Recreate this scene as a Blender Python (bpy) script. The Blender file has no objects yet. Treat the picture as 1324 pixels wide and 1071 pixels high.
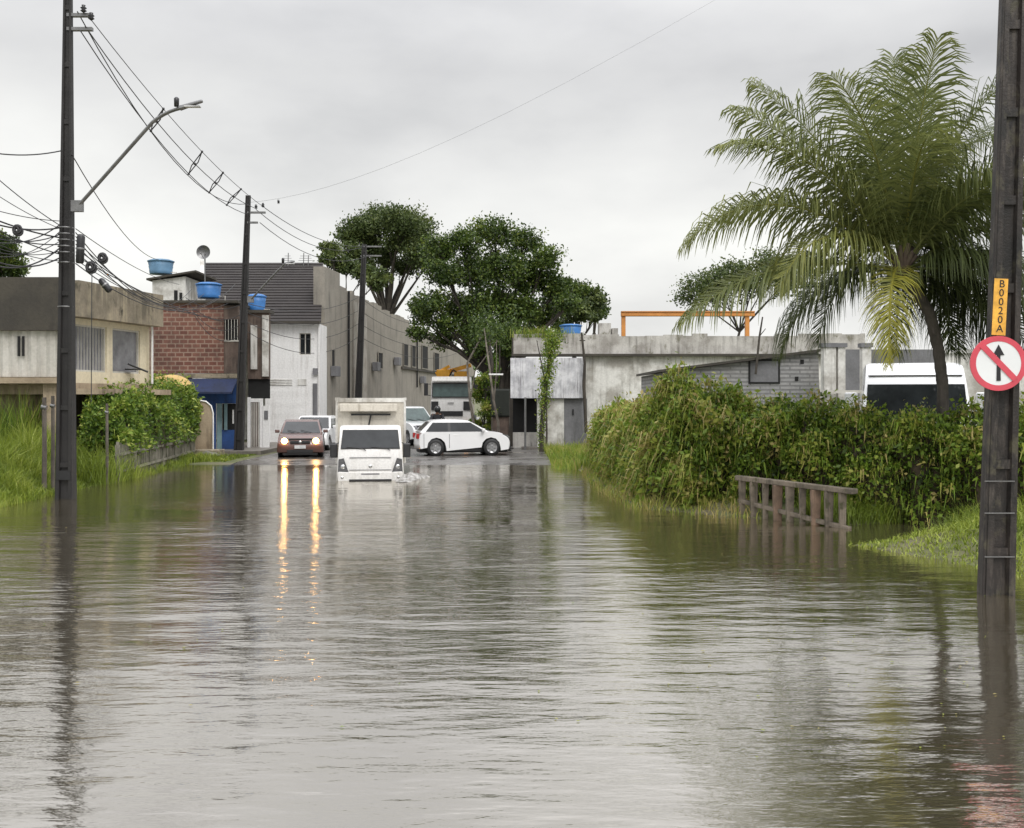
import bpy, bmesh, math, random
import numpy as np
from mathutils import Vector, Matrix
random.seed(7); rng = np.random.default_rng(11)
S = bpy.context.scene; COL = S.collection
F = 1400.0; CX = 662.0; HY = 517.0; CH = 2.15
R = math.radians; PI = math.pi

def P(px, py, d):
    """a point of the street at distance d (metres) ahead of the photographer"""
    return Vector(((px-CX)/F*d, d, CH-(py-HY)/F*d))

# ------------------------------------------------------------------ materials
def newmat(name):
    m = bpy.data.materials.new(name); m.use_nodes = True
    nt = m.node_tree; b = nt.nodes['Principled BSDF']
    return m, nt, b
def rgba(c): return (c[0], c[1], c[2], 1)
def coords(nt, scale=(1,1,1), kind='Object'):
    tc = nt.nodes.new('ShaderNodeTexCoord'); mp = nt.nodes.new('ShaderNodeMapping')
    mp.inputs['Scale'].default_value = scale
    nt.links.new(tc.outputs[kind], mp.inputs['Vector']); return mp.outputs['Vector']
def noise(nt, vec, scale, detail=5, rough=.6):
    n = nt.nodes.new('ShaderNodeTexNoise'); n.inputs['Scale'].default_value = scale
    n.inputs['Detail'].default_value = detail; n.inputs['Roughness'].default_value = rough
    nt.links.new(vec, n.inputs['Vector']); return n.outputs['Fac']
def ramp(nt, fac, stops):
    r = nt.nodes.new('ShaderNodeValToRGB'); e = r.color_ramp.elements
    while len(e) < len(stops): e.new(.5)
    for i, (p, c) in enumerate(stops): e[i].position = p; e[i].color = rgba(c)
    nt.links.new(fac, r.inputs['Fac']); return r.outputs['Color']
def mixc(nt, fac, a, b, mode='MIX'):
    m = nt.nodes.new('ShaderNodeMix'); m.data_type = 'RGBA'; m.blend_type = mode
    for key, v in ((0, fac), (6, a), (7, b)):
        if isinstance(v, (int, float)): m.inputs[key].default_value = v
        elif isinstance(v, tuple): m.inputs[key].default_value = rgba(v)
        else: nt.links.new(v, m.inputs[key])
    return m.outputs[2]
def bump(nt, b, h, strength=.3, dist=.02):
    n = nt.nodes.new('ShaderNodeBump'); n.inputs['Strength'].default_value = strength
    n.inputs['Distance'].default_value = dist
    nt.links.new(h, n.inputs['Height']); nt.links.new(n.outputs['Normal'], b.inputs['Normal'])
def plain(name, c, rough=.6, metal=0, var=.25, scale=6, bmp=.1, coat=0, ior=None):
    m, nt, b = newmat(name); v = coords(nt)
    f = noise(nt, v, scale)
    d = tuple(x*(1-var) for x in c); l = tuple(min(1, x*(1+var*.6)) for x in c)
    nt.links.new(ramp(nt, f, [(.3, d), (.7, l)]), b.inputs['Base Color'])
    b.inputs['Roughness'].default_value = rough; b.inputs['Metallic'].default_value = metal
    if coat: b.inputs['Coat Weight'].default_value = coat; b.inputs['Coat Roughness'].default_value = .06
    if ior: b.inputs['IOR'].default_value = ior
    if bmp: bump(nt, b, noise(nt, v, scale*4), bmp, .02)
    return m
def weathered(name, base, stain, dark, rough=.85, k=1.0, lo=.42, hi=.62, streak=(3.2, 3.2, .22), moss=None):
    """painted plaster with patches, vertical run-off streaks and grime"""
    m, nt, b = newmat(name)
    big = noise(nt, coords(nt, (1, 1, 1)), .9*k, 6)
    st = noise(nt, coords(nt, streak), 1.6*k, 6, .65)
    fine = noise(nt, coords(nt), 14*k, 5)
    c = mixc(nt, ramp(nt, big, [(lo, (0,0,0)), (hi, (1,1,1))]), base, stain)
    pat = ramp(nt, noise(nt, coords(nt, (1,1,.8)), .75*k+.2, 3), [(.40, (.12,.12,.12)), (.62, (.9,.9,.9))])
    c = mixc(nt, mixc(nt, 1.0, ramp(nt, st, [(.48, (0,0,0)), (.70, (1,1,1))]), pat, 'MULTIPLY'), c, dark)
    if moss:
        ms = noise(nt, coords(nt, (1,1,.7)), 1.9*k, 6)
        c = mixc(nt, ramp(nt, ms, [(.56, (0,0,0)), (.66, (1,1,1))]), c, moss)
    c = mixc(nt, .45, c, ramp(nt, fine, [(.2, (.45,.45,.45)), (.75, (1,1,1))]), 'MULTIPLY')
    nt.links.new(c, b.inputs['Base Color']); b.inputs['Roughness'].default_value = rough
    bump(nt, b, fine, .35, .02); return m
def brickmat(name, c1, c2, mortar, bw, bh, axis='x', ms=.02, rough=.9, dirt=(.05,.04,.035)):
    m, nt, b = newmat(name)
    tc = nt.nodes.new('ShaderNodeTexCoord'); sp = nt.nodes.new('ShaderNodeSeparateXYZ'); cb = nt.nodes.new('ShaderNodeCombineXYZ')
    nt.links.new(tc.outputs['Object'], sp.inputs[0])
    nt.links.new(sp.outputs['X' if axis == 'x' else 'Y'], cb.inputs[0]); nt.links.new(sp.outputs['Z'], cb.inputs[1])
    br = nt.nodes.new('ShaderNodeTexBrick'); nt.links.new(cb.outputs[0], br.inputs['Vector'])
    br.inputs['Color1'].default_value = rgba(c1); br.inputs['Color2'].default_value = rgba(c2); br.inputs['Mortar'].default_value = rgba(mortar)
    br.inputs['Scale'].default_value = 1; br.inputs['Mortar Size'].default_value = ms
    br.inputs['Brick Width'].default_value = bw; br.inputs['Row Height'].default_value = bh
    big = noise(nt, coords(nt, (1,1,.6)), 1.1, 7, .65)
    c = mixc(nt, ramp(nt, big, [(.45, (0,0,0)), (.75, (.8,.8,.8))]), br.outputs['Color'], dirt)
    c = mixc(nt, .5, c, ramp(nt, noise(nt, coords(nt), 9), [(.25, (.4,.4,.4)), (.7, (1,1,1))]), 'MULTIPLY')
    nt.links.new(c, b.inputs['Base Color']); b.inputs['Roughness'].default_value = rough
    iv = nt.nodes.new('ShaderNodeMath'); iv.operation = 'SUBTRACT'; iv.inputs[0].default_value = 1
    nt.links.new(br.outputs['Fac'], iv.inputs[1]); bump(nt, b, iv.outputs[0], .6, .015); return m
def leafmat(name, stops, rough=.5, trans=.3):
    """each leaf carries its own tint (leaf colour, plus shade painted into hedge gaps and inner palm fronds) in the 'tint' attribute"""
    m, nt, b = newmat(name)
    at = nt.nodes.new('ShaderNodeAttribute'); at.attribute_name = 'tint'
    c = ramp(nt, at.outputs['Fac'], stops)
    nt.links.new(c, b.inputs['Base Color']); b.inputs['Roughness'].default_value = rough
    b.inputs['Specular IOR Level'].default_value = .35
    t = nt.nodes.new('ShaderNodeBsdfTranslucent'); nt.links.new(c, t.inputs['Color'])
    mx = nt.nodes.new('ShaderNodeMixShader'); mx.inputs[0].default_value = trans
    nt.links.new(b.outputs[0], mx.inputs[1]); nt.links.new(t.outputs[0], mx.inputs[2])
    nt.links.new(mx.outputs[0], nt.nodes['Material Output'].inputs['Surface']); return m
def emit(name, c, s):
    m, nt, b = newmat(name); b.inputs['Emission Color'].default_value = rgba(c); b.inputs['Emission Strength'].default_value = s
    b.inputs['Base Color'].default_value = rgba(c); return m
def glassmat(name, c, rough=.06):
    m, nt, b = newmat(name); v = coords(nt)
    nt.links.new(ramp(nt, noise(nt, v, 2.5), [(.3, tuple(x*.6 for x in c)), (.7, tuple(x*1.3 for x in c))]), b.inputs['Base Color'])
    b.inputs['Roughness'].default_value = rough; b.inputs['IOR'].default_value = 1.5; return m

# ------------------------------------------------------------------ mesh builder
class MB:
    def __init__(s): s.v = []; s.f = []; s.smooth = []
    def add(s, vs, fs, smooth=False):
        o = len(s.v); s.v += [tuple(x) for x in vs]
        for f in fs: s.f.append(tuple(i+o for i in f)); s.smooth.append(smooth)
        return s
    def box(s, a, b, rz=0, c=None):
        x0,y0,z0 = a; x1,y1,z1 = b
        vs = [Vector(p) for p in ((x0,y0,z0),(x1,y0,z0),(x1,y1,z0),(x0,y1,z0),(x0,y0,z1),(x1,y0,z1),(x1,y1,z1),(x0,y1,z1))]
        if rz:
            c = Vector(c or ((x0+x1)/2, (y0+y1)/2, 0)); c.z = 0; m = Matrix.Rotation(rz, 3, 'Z')
            vs = [m @ (p-c) + c for p in vs]
        return s.add(vs, [(0,3,2,1),(4,5,6,7),(0,1,5,4),(1,2,6,5),(2,3,7,6),(3,0,4,7)])
    def hexa(s, vs): return s.add(vs, [(0,3,2,1),(4,5,6,7),(0,1,5,4),(1,2,6,5),(2,3,7,6),(3,0,4,7)])
    def beam(s, a, b, w, h, up=(0,0,1)):
        a = Vector(a); b = Vector(b); d = (b-a).normalized(); u = Vector(up)
        if abs(d.dot(u)) > .98: u = Vector((1,0,0))
        x = d.cross(u).normalized()*w/2; y = x.cross(d).normalized()*h/2
        return s.hexa([a-x-y, a+x-y, b+x-y, b-x-y, a-x+y, a+x+y, b+x+y, b-x+y])
    def slab(s, pts, t, up=(0,0,1)):
        n = len(pts); u = Vector(up)*t; lo = [Vector(p) for p in pts]; hi = [p+u for p in lo]
        return s.add(lo+hi, [tuple(range(n))[::-1], tuple(range(n, 2*n))] + [(i, (i+1) % n, (i+1) % n+n, i+n) for i in range(n)])
    def tube(s, pts, rad, seg=8, cap=True, flat=False):
        pts = [Vector(p) for p in pts]; n = len(pts)
        if not hasattr(rad, '__len__'): rad = [rad]*n
        vs = []; pr = None
        for i, p in enumerate(pts):
            d = (pts[min(i+1, n-1)]-pts[max(i-1, 0)]).normalized()
            u = pr if pr is not None else (Vector((0,0,1)) if abs(d.z) < .9 else Vector((1,0,0)))
            x = d.cross(u)
            if x.length < 1e-4: x = d.cross(Vector((0,1,0)))
            x.normalize(); y = x.cross(d).normalized(); pr = y
            for k in range(seg):
                a = 2*PI*k/seg; vs.append(p + x*math.cos(a)*rad[i] + y*math.sin(a)*rad[i])
        fs = [(i*seg+k, i*seg+(k+1) % seg, (i+1)*seg+(k+1) % seg, (i+1)*seg+k) for i in range(n-1) for k in range(seg)]
        s.add(vs, fs, not flat)
        if cap: s.add(vs[:seg], [tuple(range(seg))[::-1]]); s.add(vs[-seg:], [tuple(range(seg))])
        return s
    def lathe(s, prof, c=(0,0,0), axis='z', seg=20, smooth=True):
        c = Vector(c); vs = []
        for r, h in prof:
            for k in range(seg):
                a = 2*PI*k/seg; x, y = r*math.cos(a), r*math.sin(a)
                vs.append(c + (Vector((x, y, h)) if axis == 'z' else Vector((x, h, y)) if axis == 'y' else Vector((h, x, y))))
        n = len(prof)
        s.add(vs, [(i*seg+k, i*seg+(k+1) % seg, (i+1)*seg+(k+1) % seg, (i+1)*seg+k) for i in range(n-1) for k in range(seg)], smooth)
        return s
    def corr(s, x0, x1, z0, z1, y, pitch=.12, amp=.02, t=.01, horiz=False):
        """corrugated sheet in the x-z plane"""
        if horiz:
            n = max(2, int((z1-z0)/pitch*4)); pts = [(0, y+amp*math.sin(i/4*2*PI), z0+(z1-z0)*i/n) for i in range(n+1)]
            vs = [(x0, p[1], p[2]) for p in pts] + [(x1, p[1], p[2]) for p in pts] + [(x0, p[1]+t, p[2]) for p in pts] + [(x1, p[1]+t, p[2]) for p in pts]
        else:
            n = max(2, int((x1-x0)/pitch*4)); pts = [(x0+(x1-x0)*i/n, y+amp*math.sin(i/4*2*PI)) for i in range(n+1)]
            vs = [(p[0], p[1], z0) for p in pts] + [(p[0], p[1], z1) for p in pts] + [(p[0], p[1]+t, z0) for p in pts] + [(p[0], p[1]+t, z1) for p in pts]
        m = n+1
        fs = [(i, i+1, m+i+1, m+i) for i in range(n)] + [(2*m+i+1, 2*m+i, 3*m+i, 3*m+i+1) for i in range(n)]
        fs += [(0, m, 3*m, 2*m), (m-1, 3*m-1, 4*m-1, 2*m-1)]
        return s.add(vs, fs)
    def xf(s, M):
        s.v = [tuple(M @ Vector(p)) for p in s.v]; return s
    def build(s, name, mat, parent=None, bev=0, loc=None):
        me = bpy.data.meshes.new(name); me.from_pydata(s.v, [], s.f)
        me.polygons.foreach_set('use_smooth', s.smooth)
        if isinstance(mat, (list, tuple)):
            for x in mat: me.materials.append(x)
        else: me.materials.append(mat)
        bm = bmesh.new(); bm.from_mesh(me); bmesh.ops.recalc_face_normals(bm, faces=bm.faces); bm.to_mesh(me); bm.free()
        o = bpy.data.objects.new(name, me); COL.objects.link(o)
        if parent: o.parent = parent
        if loc: o.location = loc
        if bev:
            b = o.modifiers.new('bevel', 'BEVEL'); b.width = bev; b.segments = 2; b.limit_method = 'ANGLE'
        return o
def tag(o, label, cat, group=None, kind=None):
    if label: o['label'] = label
    if cat: o['category'] = cat
    if group: o['group'] = group
    if kind: o['kind'] = kind
    return o
def thing(name, label, cat, loc=(0,0,0), rz=0, group=None, rx=0, ry=0):
    o = bpy.data.objects.new(name, None); COL.objects.link(o); o.empty_display_size = .2
    o.location = loc; o.rotation_euler = (rx, ry, rz); return tag(o, label, cat, group)
def struct(name, mb, mat): return tag(mb.build(name, mat), None, None, kind='structure')
def dup(root, loc, rz, label, group=None):
    r = root.copy(); COL.objects.link(r); r.location = loc; r.rotation_euler = (0, 0, rz); r['label'] = label
    if group: r['group'] = group
    for ch in list(root.children):
        c = ch.copy(); COL.objects.link(c); c.parent = r
        for g in ch.children:
            d = g.copy(); COL.objects.link(d); d.parent = c
    return r

def raw_mesh(name, V, Fq, mat, tint=None, parent=None, tri=None):
    me = bpy.data.meshes.new(name)
    nv = len(V); me.vertices.add(nv); me.vertices.foreach_set('co', V.astype(np.float32).ravel())
    loops = Fq.ravel(); nf = len(Fq); k = Fq.shape[1]
    starts = np.arange(nf)*k
    if tri is not None:
        loops = np.concatenate([loops, tri.ravel()]); starts = np.concatenate([starts, nf*k+np.arange(len(tri))*3])
    me.loops.add(len(loops)); me.loops.foreach_set('vertex_index', loops.astype(np.int32))
    me.polygons.add(len(starts)); me.polygons.foreach_set('loop_start', starts.astype(np.int32))
    me.update(calc_edges=True)
    if tint is not None:
        a = me.attributes.new('tint', 'FLOAT', 'POINT'); a.data.foreach_set('value', tint.astype(np.float32))
    me.materials.append(mat)
    o = bpy.data.objects.new(name, me); COL.objects.link(o)
    if parent: o.parent = parent
    return o
def unit(a): return a/np.maximum(np.linalg.norm(a, axis=1, keepdims=True), 1e-6)
def leaves(name, C, size, axis, mat, tint, parent=None, aspect=.55, fold=.12, spread=None):
    """one folded rhombic leaf per point"""
    n = len(C); axis = unit(axis); r = rng.normal(size=(n, 3)); side = unit(np.cross(axis, r)); nr = np.cross(side, axis)
    L = size[:, None]; w = L*aspect*.5
    V = np.stack([C, C+axis*L*.5+side*w+nr*w*fold, C+axis*L, C+axis*L*.5-side*w+nr*w*fold], 1).reshape(-1, 3)
    Fq = np.arange(4*n).reshape(n, 4)
    return raw_mesh(name, V, Fq, mat, np.repeat(tint, 4), parent)
def blades(name, B, H, lean, W, mat, tint, parent=None, droop=.5):
    """grass blades: base points, heights, lean vectors"""
    n = len(B); up = np.array([[0, 0, 1.]]); a = rng.uniform(0, 2*PI, n); side = np.stack([np.cos(a), np.sin(a), 0*a], 1)
    H = H[:, None]; W = W[:, None]; lean = lean
    p0 = B; p1 = B+up*H*.55+lean*H*.25; p2 = B+up*H*(1-droop*np.linalg.norm(lean, axis=1, keepdims=True)*.6)+lean*H*.9
    V = np.stack([p0-side*W*.5, p0+side*W*.5, p1+side*W*.42, p1-side*W*.42, p2], 1).reshape(-1, 3)
    i = np.arange(n)*5
    q = np.stack([i, i+1, i+2, i+3], 1); t = np.stack([i+3, i+2, i+4], 1)
    return raw_mesh(name, V, q, mat, np.repeat(tint, 5), parent, tri=t)

# ------------------------------------------------------------------ palette
M = {}
M['pole'] = weathered('dark_wet_concrete', (.018,.0165,.016), (.010,.009,.009), (.036,.033,.031), k=1.5, rough=.6, streak=(5,5,.25))
M['pole_near'] = weathered('wet_stained_concrete', (.024,.018,.015), (.008,.007,.006), (.13,.11,.09), k=2.6, rough=.6, streak=(4,4,.8), moss=(.065,.058,.035))
M['steel'] = plain('galvanised_steel', (.22,.22,.22), .45, .7)
M['black'] = plain('black_rubber', (.014,.014,.015), .6)
M['blackp'] = plain('black_plastic', (.02,.02,.022), .35)
M['cable'] = plain('black_cable', (.03,.03,.032), .6, bmp=0)
M['cream'] = weathered('cream_plaster', (.72,.64,.47), (.64,.57,.41), (.42,.35,.24), lo=.5, hi=.75, k=.8)
M['stained'] = weathered('stained_concrete', (.30,.255,.185), (.15,.13,.095), (.50,.43,.29), moss=(.05,.045,.03))
M['darkroof'] = weathered('dark_mossy_fascia', (.070,.062,.048), (.05,.045,.037), (.035,.03,.026))
M['whitep'] = weathered('dirty_white_metal', (.60,.58,.53), (.47,.45,.40), (.34,.31,.27))
M['brick'] = brickmat('red_brick', (.165,.065,.048), (.235,.11,.08), (.34,.235,.18), .33, .175, ms=.024)
M['block'] = brickmat('grey_blockwork', (.31,.31,.31), (.36,.355,.35), (.21,.21,.21), .55, .11, ms=.022, dirt=(.20,.195,.18))
M['white'] = weathered('white_plaster', (.84,.835,.82), (.76,.755,.74), (.55,.53,.50), lo=.5, hi=.8)
M['dirtywhite'] = weathered('weathered_white_plaster', (.74,.73,.69), (.40,.38,.34), (.17,.155,.13), k=1.1, lo=.46, hi=.62)
M['parapet'] = weathered('grimy_parapet', (.58,.56,.52), (.34,.32,.29), (.12,.11,.095), k=1.3, moss=(.20,.19,.14))
M['sheet'] = weathered('rusty_white_sheet', (.74,.74,.76), (.50,.50,.53), (.13,.115,.12), k=2.4, lo=.42, hi=.62, streak=(4,4,.3))
M['greydoor'] = weathered('grey_metal_door', (.20,.20,.21), (.15,.15,.155), (.10,.10,.10))
M['factory'] = weathered('old_beige_render', (.32,.295,.25), (.255,.235,.20), (.13,.12,.105), k=.8, lo=.45, hi=.7, streak=(1.6,1.6,.15))
M['factory_pale'] = weathered('pale_streaked_render', (.46,.43,.38), (.33,.30,.25), (.12,.105,.09), k=1.4, streak=(3,3,.1))
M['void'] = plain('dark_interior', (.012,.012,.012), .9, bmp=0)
M['glass'] = glassmat('dark_window_glass', (.022,.025,.027), .04)
M['glassg'] = glassmat('greenish_glass', (.055,.085,.08), .08)
M['pane'] = glassmat('grey_curtained_glass', (.20,.20,.21), .25)
M['blue'] = weathered('blue_paint', (.03,.095,.30), (.025,.06,.18), (.02,.035,.09))
M['bluedark'] = weathered('dark_blue_awning', (.018,.03,.085), (.015,.022,.05), (.01,.012,.02))
M['turq'] = weathered('pale_turquoise_paint', (.25,.36,.38), (.16,.25,.27), (.08,.12,.13))
M['tank'] = plain('blue_plastic_tank', (.035,.16,.42), .45, 0, .3, 3)
M['tankf'] = plain('faded_blue_plastic', (.10,.21,.33), .55, 0, .3, 3)
M['roofd'] = weathered('dark_brown_tiles', (.030,.025,.023), (.022,.018,.017), (.042,.035,.032), k=1.5)
M['beige'] = weathered('stained_beige_wall', (.46,.37,.26), (.30,.235,.16), (.12,.09,.065), k=1.3)
M['yellow'] = plain('faded_yellow_awning', (.50,.34,.12), .7)
M['rust'] = weathered('brown_rotten_wall', (.14,.10,.08), (.075,.055,.045), (.25,.2,.16), k=1.8)
M['wood'] = weathered('old_wood', (.13,.11,.09), (.07,.06,.05), (.20,.18,.15), k=4)
M['picket'] = weathered('pale_mossy_pickets', (.24,.225,.18), (.11,.11,.075), (.05,.05,.035), k=3)
M['rail'] = weathered('mossy_concrete_rail', (.20,.165,.125), (.095,.08,.06), (.04,.035,.028), k=4, moss=(.06,.06,.025))
M['railb'] = weathered('brown_stained_post', (.24,.16,.11), (.14,.095,.065), (.08,.06,.045), k=4)
M['bark'] = weathered('dark_bark', (.062,.052,.040), (.035,.030,.025), (.10,.088,.07), k=3)
M['barkl'] = weathered('pale_bark', (.24,.21,.17), (.12,.10,.08), (.06,.05,.04), k=3)
M['palmbark'] = weathered('palm_trunk', (.075,.065,.055), (.04,.035,.03), (.12,.10,.09), k=5)
M['orange'] = plain('orange_steel', (.60,.25,.06), .5, 0, .2, 2)
M['amber'] = plain('yellow_crane_paint', (.85,.42,.03), .4, 0, .2, 3)
def paint(name, c, rough=.3, var=.05):
    return plain(name, c, rough, 0, var, 1.3, 0, coat=.6)
M['carwhite'] = paint('white_car_paint', (.72,.72,.72))
M['vanwhite'] = paint('white_van_paint', (.78,.79,.80), .35)
M['truckwhite'] = weathered('white_truck_paint', (.72,.71,.69), (.64,.63,.60), (.46,.44,.40), rough=.32, k=1.6, lo=.5, hi=.8)
M['silver'] = paint('silver_white_paint', (.66,.68,.68))
M['maroon'] = paint('brown_red_paint', (.115,.058,.048), .25)
M['boxp'] = weathered('grimy_box_panel', (.62,.58,.50), (.50,.46,.38), (.30,.26,.20), k=1.6, lo=.5, hi=.75, rough=.5)
M['chrome'] = plain('chrome', (.6,.6,.6), .2, .9, .05)
M['rim'] = plain('alloy_rim', (.40,.40,.41), .35, .6, .2, 8)
M['lamp_clear'] = plain('dark_headlamp', (.12,.12,.125), .15, .3, .4, 14)
M['head_on'] = emit('lit_headlamp', (1.0,.48,.12), 36)
M['head_core'] = emit('lit_bulb', (1.0,.70,.34), 90)
M['amber_on'] = emit('lit_amber_lamp', (1.0,.42,.12), 5)
M['plate'] = plain('white_plate', (.6,.6,.6), .5)
M['redlamp'] = plain('red_lens', (.35,.02,.02), .2)
M['signw'] = plain('retroreflective_white', (.74,.76,.76), .45, 0, .05, 3, 0)
M['signr'] = plain('faded_red_paint', (.60,.07,.10), .5, 0, .12, 6, 0)
M['signk'] = plain('sign_black', (.015,.015,.018), .5, 0, .1, 6, 0)
M['tagy'] = plain('yellow_plate', (.80,.42,.06), .5, 0, .35, 9, .1)
M['cloth'] = plain('black_jacket', (.02,.02,.024), .8)
M['jeans'] = plain('dark_jeans', (.03,.035,.05), .9)
M['skin'] = plain('skin', (.30,.16,.10), .6)
M['helmet'] = plain('black_helmet', (.015,.015,.016), .15)
M['bag'] = plain('white_plastic', (.75,.75,.75), .4)
M['foam'] = plain('wet_stone', (.18,.17,.15), .6)
M['tarp'] = plain('dark_tarpaulin', (.018,.022,.016), .7)
G_bright = [(0, (.060,.080,.012)), (.45, (.14,.20,.022)), (.8, (.27,.33,.04)), (1, (.36,.40,.10))]
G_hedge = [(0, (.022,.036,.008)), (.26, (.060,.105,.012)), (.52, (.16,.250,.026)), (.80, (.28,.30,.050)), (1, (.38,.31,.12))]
G_vine = [(0, (.022,.045,.010)), (.45, (.075,.14,.018)), (.8, (.20,.29,.035)), (1, (.38,.42,.09))]
G_tree = [(0, (.010,.020,.006)), (.40, (.036,.066,.012)), (.75, (.100,.150,.024)), (1, (.19,.23,.045))]
G_treeb = [(0, (.030,.050,.016)), (.5, (.085,.120,.036)), (1, (.16,.19,.05))]
G_palm = [(0, (.016,.024,.010)), (.4, (.095,.120,.038)), (.7, (.23,.25,.080)), (1, (.36,.34,.05))]
M['grass'] = leafmat('bright_grass', G_bright)
M['hedge'] = leafmat('hedge_leaves', G_hedge, .55)
M['vine'] = leafmat('vine_leaves', G_vine)
M['tree'] = leafmat('tree_leaves', G_tree)
M['treeb'] = leafmat('pale_tree_leaves', G_treeb)
M['palm'] = leafmat('palm_leaflets', G_palm, .5, .36)
M['core'] = plain('tangled_stems', (.045,.034,.018), .95, 0, .5, 7, .8)
# ------------------------------------------------------------------ camera, world, sun
cam = bpy.data.objects.new('camera', bpy.data.cameras.new('camera')); COL.objects.link(cam)
cam.location = (0, 0, CH); cam.rotation_euler = (R(90), 0, 0)
cd = cam.data; cd.sensor_width = 36; cd.lens = 36*F/1324; cd.shift_y = -18.5/1324; cd.clip_end = 6000; cd.clip_start = .1
S.camera = cam
S.render.resolution_x = 1024; S.render.resolution_y = 828
S.view_settings.view_transform = 'Standard'; S.view_settings.look = 'None'; S.view_settings.exposure = 0.2; S.view_settings.gamma = 1
W = bpy.data.worlds.new('World'); S.world = W; W.use_nodes = True
nt = W.node_tree; bg = nt.nodes['Background']
sky = nt.nodes.new('ShaderNodeTexSky'); sky.sky_type = 'NISHITA'; sky.sun_disc = False
SUN_EL, SUN_AZ = R(52), R(150)
sky.sun_elevation = SUN_EL; sky.sun_rotation = SUN_AZ; sky.air_density = 1.5; sky.dust_density = 4
tc = nt.nodes.new('ShaderNodeTexCoord'); sp = nt.nodes.new('ShaderNodeSeparateXYZ'); nt.links.new(tc.outputs['Generated'], sp.inputs[0])
mp = nt.nodes.new('ShaderNodeMapping'); mp.inputs['Scale'].default_value = (1.0, 1.0, 2.2); mp.inputs['Location'].default_value = (3.3, 1.2, .4)
nt.links.new(tc.outputs['Generated'], mp.inputs['Vector'])
n1 = noise(nt, mp.outputs[0], 2.3, 7, .5)
# height of the view direction: pale low sky, greyer cloud band above, bright towards the zenith (overcast)
hz = ramp(nt, sp.outputs['Z'], [(0, (.93,.93,.91)), (.14, (.92,.92,.90)), (.29, (.70,.70,.705)), (.38, (.88,.88,.89)), (.60, (1.7,1.7,1.75)), (1, (2.4,2.4,2.5))])
cl = ramp(nt, n1, [(.32, (.70,.705,.72)), (.50, (.96,.96,.96)), (.68, (1.14,1.14,1.12))])
mul = mixc(nt, 1.0, hz, cl, 'MULTIPLY')
sc = nt.nodes.new('ShaderNodeVectorMath'); sc.operation = 'SCALE'; sc.inputs['Scale'].default_value = 9.4
nt.links.new(mul, sc.inputs[0])
mx = mixc(nt, .95, sky.outputs['Color'], sc.outputs['Vector'])
nt.links.new(mx, bg.inputs['Color']); bg.inputs['Strength'].default_value = .1
sl = bpy.data.lights.new('sun', 'SUN'); sl.energy = 1.5; sl.angle = R(25); sl.color = (1, .97, .93)
so = bpy.data.objects.new('sun', sl); COL.objects.link(so)
sd = Vector((math.sin(SUN_AZ)*math.cos(SUN_EL), math.cos(SUN_AZ)*math.cos(SUN_EL), math.sin(SUN_EL)))
so.rotation_euler = sd.to_track_quat('Z', 'Y').to_euler()

# ------------------------------------------------------------------ terrain
RP = np.array([(2.0,33.5),(2.2,27),(2.5,21.3),(4.2,19.9),(5.6,18.5),(7.3,19.2),(8.0,18.2),(6.5,16.7),(5.0,16.0),(5.9,14.3),(6.3,12.6),(7.0,8),(7.4,-40),(90,-40),(90,36),(1.6,36)])
LP = np.array([(-10.3,-40),(-10.3,21.8),(-10.6,27.9),(-11.2,36.3),(-9.9,38.2),(-9.6,45),(-9.6,60),(-90,60),(-90,-40)])
def sdf(poly, x, y):
    inside = np.zeros(x.shape, bool); dm = np.full(x.shape, 1e9); n = len(poly)
    for i in range(n):
        ax, ay = poly[i]; bx, by = poly[(i+1) % n]
        t = np.clip(((x-ax)*(bx-ax)+(y-ay)*(by-ay))/((bx-ax)**2+(by-ay)**2), 0, 1)
        dm = np.minimum(dm, np.hypot(x-ax-t*(bx-ax), y-ay-t*(by-ay)))
        if ay != by: inside ^= ((ay > y) != (by > y)) & (x < (bx-ax)*(y-ay)/(by-ay)+ax)
    return np.where(inside, dm, -dm)
def sm(x, a, b): t = np.clip((x-a)/(b-a), 0, 1); return t*t*(3-2*t)
def gz(x, y):
    x = np.asarray(x, float); y = np.asarray(y, float)
    road = -.42+.47*sm(y, 29, 37.5)
    def land(poly, h):
        s = sdf(poly, x, y)
        return np.where(s > 0, h*np.tanh(s/1.3), .42*np.maximum(s, -1))
    l = np.maximum(land(RP, .35), land(LP, .42)*(1-.8*sm(y, 33, 38)))
    w = (np.sin(x*1.7+y*.6)+np.sin(y*2.1-x*.9))*.03*sm(-y, -36, -30)
    return np.maximum(np.maximum(road, l+w*(l > .03)), -.42)
def gz1(x, y): return float(gz(np.array([x]), np.array([y]))[0])
xs = np.concatenate([[-2500,-900,-300,-120,-60,-35,-24], np.arange(-18, 13.01, .3), [16,22,35,60,120,300,900,2500]])
ys = np.concatenate([[-2000,-600,-150,-40,-15], np.arange(-4, 46.01, .4), [50,60,80,120,200,500,1200,3500]])
X, Y = np.meshgrid(xs, ys); Z = gz(X, Y)
V = np.stack([X.ravel(), Y.ravel(), Z.ravel()], 1); nx = len(xs); ny = len(ys)
i, j = np.meshgrid(np.arange(nx-1), np.arange(ny-1)); a = (j*nx+i).ravel()
gm, nt, b = newmat('muddy_ground'); v = coords(nt)
c = ramp(nt, noise(nt, v, .7, 8), [(.3, (.05,.065,.02)), (.5, (.10,.11,.04)), (.7, (.13,.11,.075))])
nt.links.new(c, b.inputs['Base Color']); b.inputs['Roughness'].default_value = .8; bump(nt, b, noise(nt, v, 8, 6), .6, .05)
g = raw_mesh('ground', V, np.stack([a, a+1, a+nx+1, a+nx], 1), gm); g['kind'] = 'structure'
g.data.polygons.foreach_set('use_smooth', [True]*len(g.data.polygons))

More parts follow.
